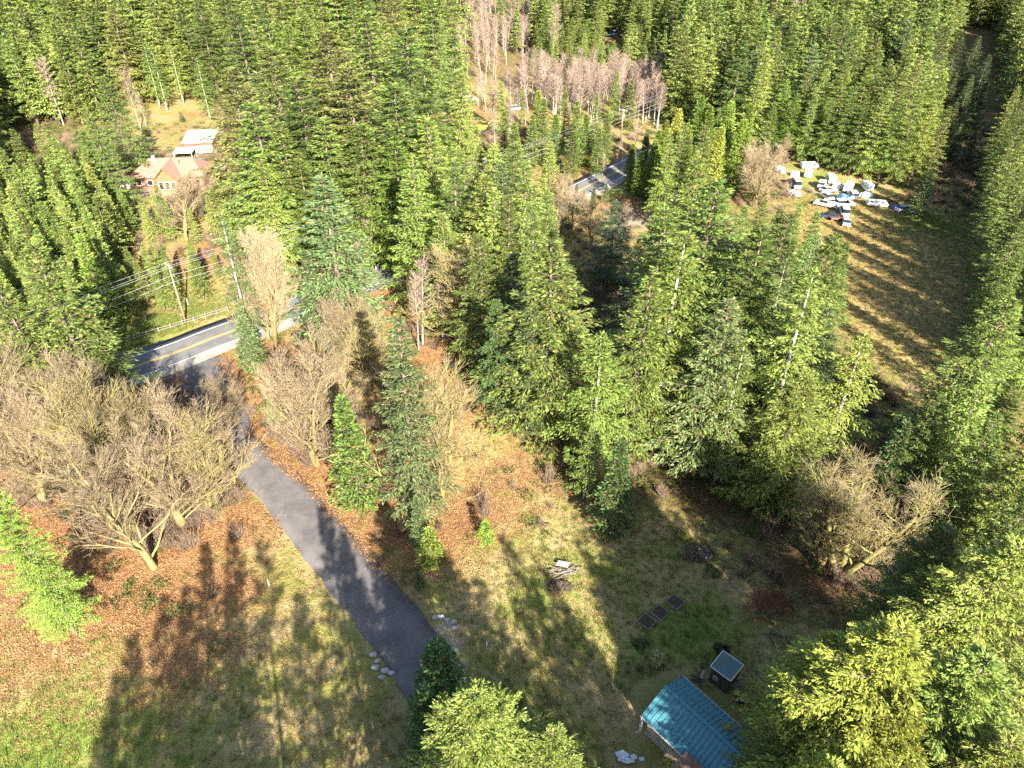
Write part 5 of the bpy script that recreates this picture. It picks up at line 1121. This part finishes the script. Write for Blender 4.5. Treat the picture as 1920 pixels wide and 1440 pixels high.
def twigbush(seed, n=60, H=1.6, R=1.0):
    r = random.Random(seed); mb = MB(); col = []
    for i in range(n):
        a = r.uniform(0, 6.28); el = r.uniform(.7, 1.45); L = H * r.uniform(.5, 1.1); p = Vector((r.gauss(0, R * .22), r.gauss(0, R * .22), 0)); pts = [p]; d = Vector((cos(a) * cos(el), sin(a) * cos(el), sin(el)))
        for k in range(3): d = (d + Vector((r.gauss(0, .15), r.gauss(0, .15), .02))).normalized(); pts.append(pts[-1] + d * L / 3)
        mb.tube(pts, [.022, .018, .013, .006], 3, cap=False); col += [(.19, .13, .085)] * 6 + [(.25, .175, .12)] * 6
        for w in range(3):
            q = pts[1 + w % 2].lerp(pts[2 + w % 2], r.random()); d2 = (d + Vector((r.gauss(0, .5), r.gauss(0, .5), .2))).normalized(); mb.tube([q, q + d2 * L * .3], [.012, .005], 3, cap=False); col += [(.28, .19, .13)] * 6
    return mesh_np('twig_bush', mb.v, mb.f, M['branch'], col=np.array(col))
TUF = [tuft(i) for i in range(3)]; LEA = [leafpatch(i) for i in range(3)]; SHR = [shrub(i) for i in range(3)]; TWB = [twigbush(i) for i in range(3)]
def spread(n, dens, yr=(24, 175), clear_d=3.3, clear_h=6.2, seed=1, pad=60):
    r = np.random.default_rng(seed); out = []
    while len(out) < n:
        k = 40000; Yc = np.sqrt(r.uniform(yr[0] ** 2, yr[1] ** 2, k)) if yr[1] > 100 else r.uniform(*yr, k); Xc = r.uniform(-1, 1, k) * (Yc * .62 + 32)
        ok = np.ones(k, bool)
        i = np.clip(np.searchsorted(ys, Yc), 0, ny - 1); j = np.clip(np.searchsorted(xs, Xc), 0, nx - 1)
        ok &= DD[i, j] > clear_d; ok &= DH[i, j] > clear_h; ok &= r.random(k) < dens(i, j)
        for a in np.nonzero(ok)[0]: out.append((float(Xc[a]), float(Yc[a])))
        if len(out) == 0: break
    out = out[:n]; return [(x, y, terrain(x, y)) for x, y in out], r
def free(P, boxes=((17, 35.5, 6.4), (21.2, 40.6, 1.9))): return [p for p in P if all((p[0] - a) ** 2 + (p[1] - b) ** 2 > c * c for a, b, c in boxes)]
def sc_(name, protos, P, r, s0, s1, col, label, cat, flat=1.0, tilt=.1):
    n = len(P); rot = [(r.normal(0, tilt), r.normal(0, tilt), r.uniform(0, 6.28)) for _ in range(n)]; s = r.uniform(s0, s1, n)
    return scatter(name, protos, P, rot, [(a, a, a * flat) for a in s], r.integers(0, len(protos), n), col, label, cat)
L_, G_, D_2, Fo, Yl, Gv = [z for z in (zA[..., 0], zA[..., 1], zA[..., 2], zB[..., 0], zB[..., 1], zB[..., 2])]
P, r = spread(42000, lambda i, j: np.clip(.12 + G_[i, j] - .5 * L_[i, j] - .6 * D_2[i, j] - Gv[i, j], 0, 1), seed=2); sc_('green_grass', TUF, free(P), r, .5, 1.3, (.12, .19, .035), 'green grass growing over the yard and the lawn', 'grass')
P, r = spread(60000, lambda i, j: np.clip(.45 + .5 * Yl[i, j] - .5 * G_[i, j] - .6 * L_[i, j] - .6 * D_2[i, j] - Gv[i, j] - .5 * Fo[i, j], 0, 1), seed=3); sc_('dry_grass', TUF, free(P), r, .6, 1.5, (.32, .235, .095), 'dry tan grass lying on the slope and the yard', 'grass', .6, .35)
P, r = spread(26000, lambda i, j: np.clip(L_[i, j] * 1.1 - .1 + .04, 0, 1), clear_d=2.9, seed=4); sc_('fallen_leaves', LEA, free(P), r, .7, 1.3, (.30, .165, .068), 'orange brown leaves fallen under the maples', 'leaves', 1, .05)
P, r = spread(5200, lambda i, j: np.clip(Fo[i, j] * .9 + .3 * L_[i, j] - .2 * Yl[i, j] - G_[i, j] * .6, 0, 1) * .6, yr=(38, 240), clear_d=4.2, clear_h=8, seed=5); sc_('ferns', SHR, free(P), r, .5, 1.4, (.075, .115, .03), 'low green ferns and bushes under the trees', 'undergrowth', .6)
P, r = spread(3000, lambda i, j: np.clip(Fo[i, j] * .8 + .3 * L_[i, j] * (Y[i, j] < 150) - .5 * Yl[i, j] - G_[i, j] * .7, 0, 1) * .5, yr=(50, 230), clear_d=4.4, clear_h=8, seed=6); sc_('brown_thicket', TWB, free(P), r, .5, 1.5, (.3, .2, .15), 'brown leafless brush under the trees', 'undergrowth')
MP = [gp(*q) for q in ((290, 1030), (215, 975), (340, 975), (130, 920), (40, 860), (240, 905), (395, 940), (100, 820), (330, 900), (80, 940), (175, 930), (600, 860), (650, 800), (560, 830))]
r = np.random.default_rng(8); P = []
for k in range(520):
    c = MP[k % len(MP)]; x, y = c[0] + r.normal(0, 2.4), c[1] + abs(r.normal(0, 2.6)) - .8
    if near(DA, x, y) > 4.6 and near(HA, x, y) > 8: P.append((x, y, terrain(x, y)))
sc_('tan_thicket', TWB, P, r, .5, 1.5, (.3, .2, .15), 'tangled tan brush between the bare maples on the left', 'undergrowth')
# moss-green ferny brush on the bank of the track and single shrubs in the yard
for (q, R, H, col, lab) in (((505, 775), 2.2, 2.2, (.09, .15, .03), 'dark green bush on the bank beside the driveway top'), ((525, 800), 1.8, 1.7, (.10, .16, .03), 'green bush below the one on the bank beside the driveway top'), ((1233, 1240), .75, 1.1, (.30, .32, .13), 'pale grey-green shrub alone in the yard left of the small shed'), ((1352, 1222), .7, 1.0, (.02, .04, .025), 'very dark little shrub behind the small shed'), ((1335, 1075), 1.0, .8, (.06, .08, .03), 'dark low bush above the red soil'), ((1200, 1210), .8, .5, (.05, .08, .03), 'dark low bush in the shaded part of the yard')):
    x, y = gp(*q); o = bpy.data.objects.new('bush', shrub(int(q[0]), 420, R, H, .22)); link(o); o.location = (x, y, terrain(x, y)); o.color = (*col, 1); tag(o, lab, 'bush')
for (q, s, lab) in (((1200, 1256), .7, 'tan twiggy shrub left of the pale grey-green shrub'), ((1178, 1262), .55, 'smaller tan twiggy shrub at the left of the twiggy one'), ((985, 1240), .6, 'small leafless shrub above the fir at the bottom edge')):
    x, y = gp(*q); o = bpy.data.objects.new('twiggy_shrub', TWB[0]); link(o); o.location = (x, y, terrain(x, y)); o.scale = (s, s, s); tag(o, lab, 'shrub')
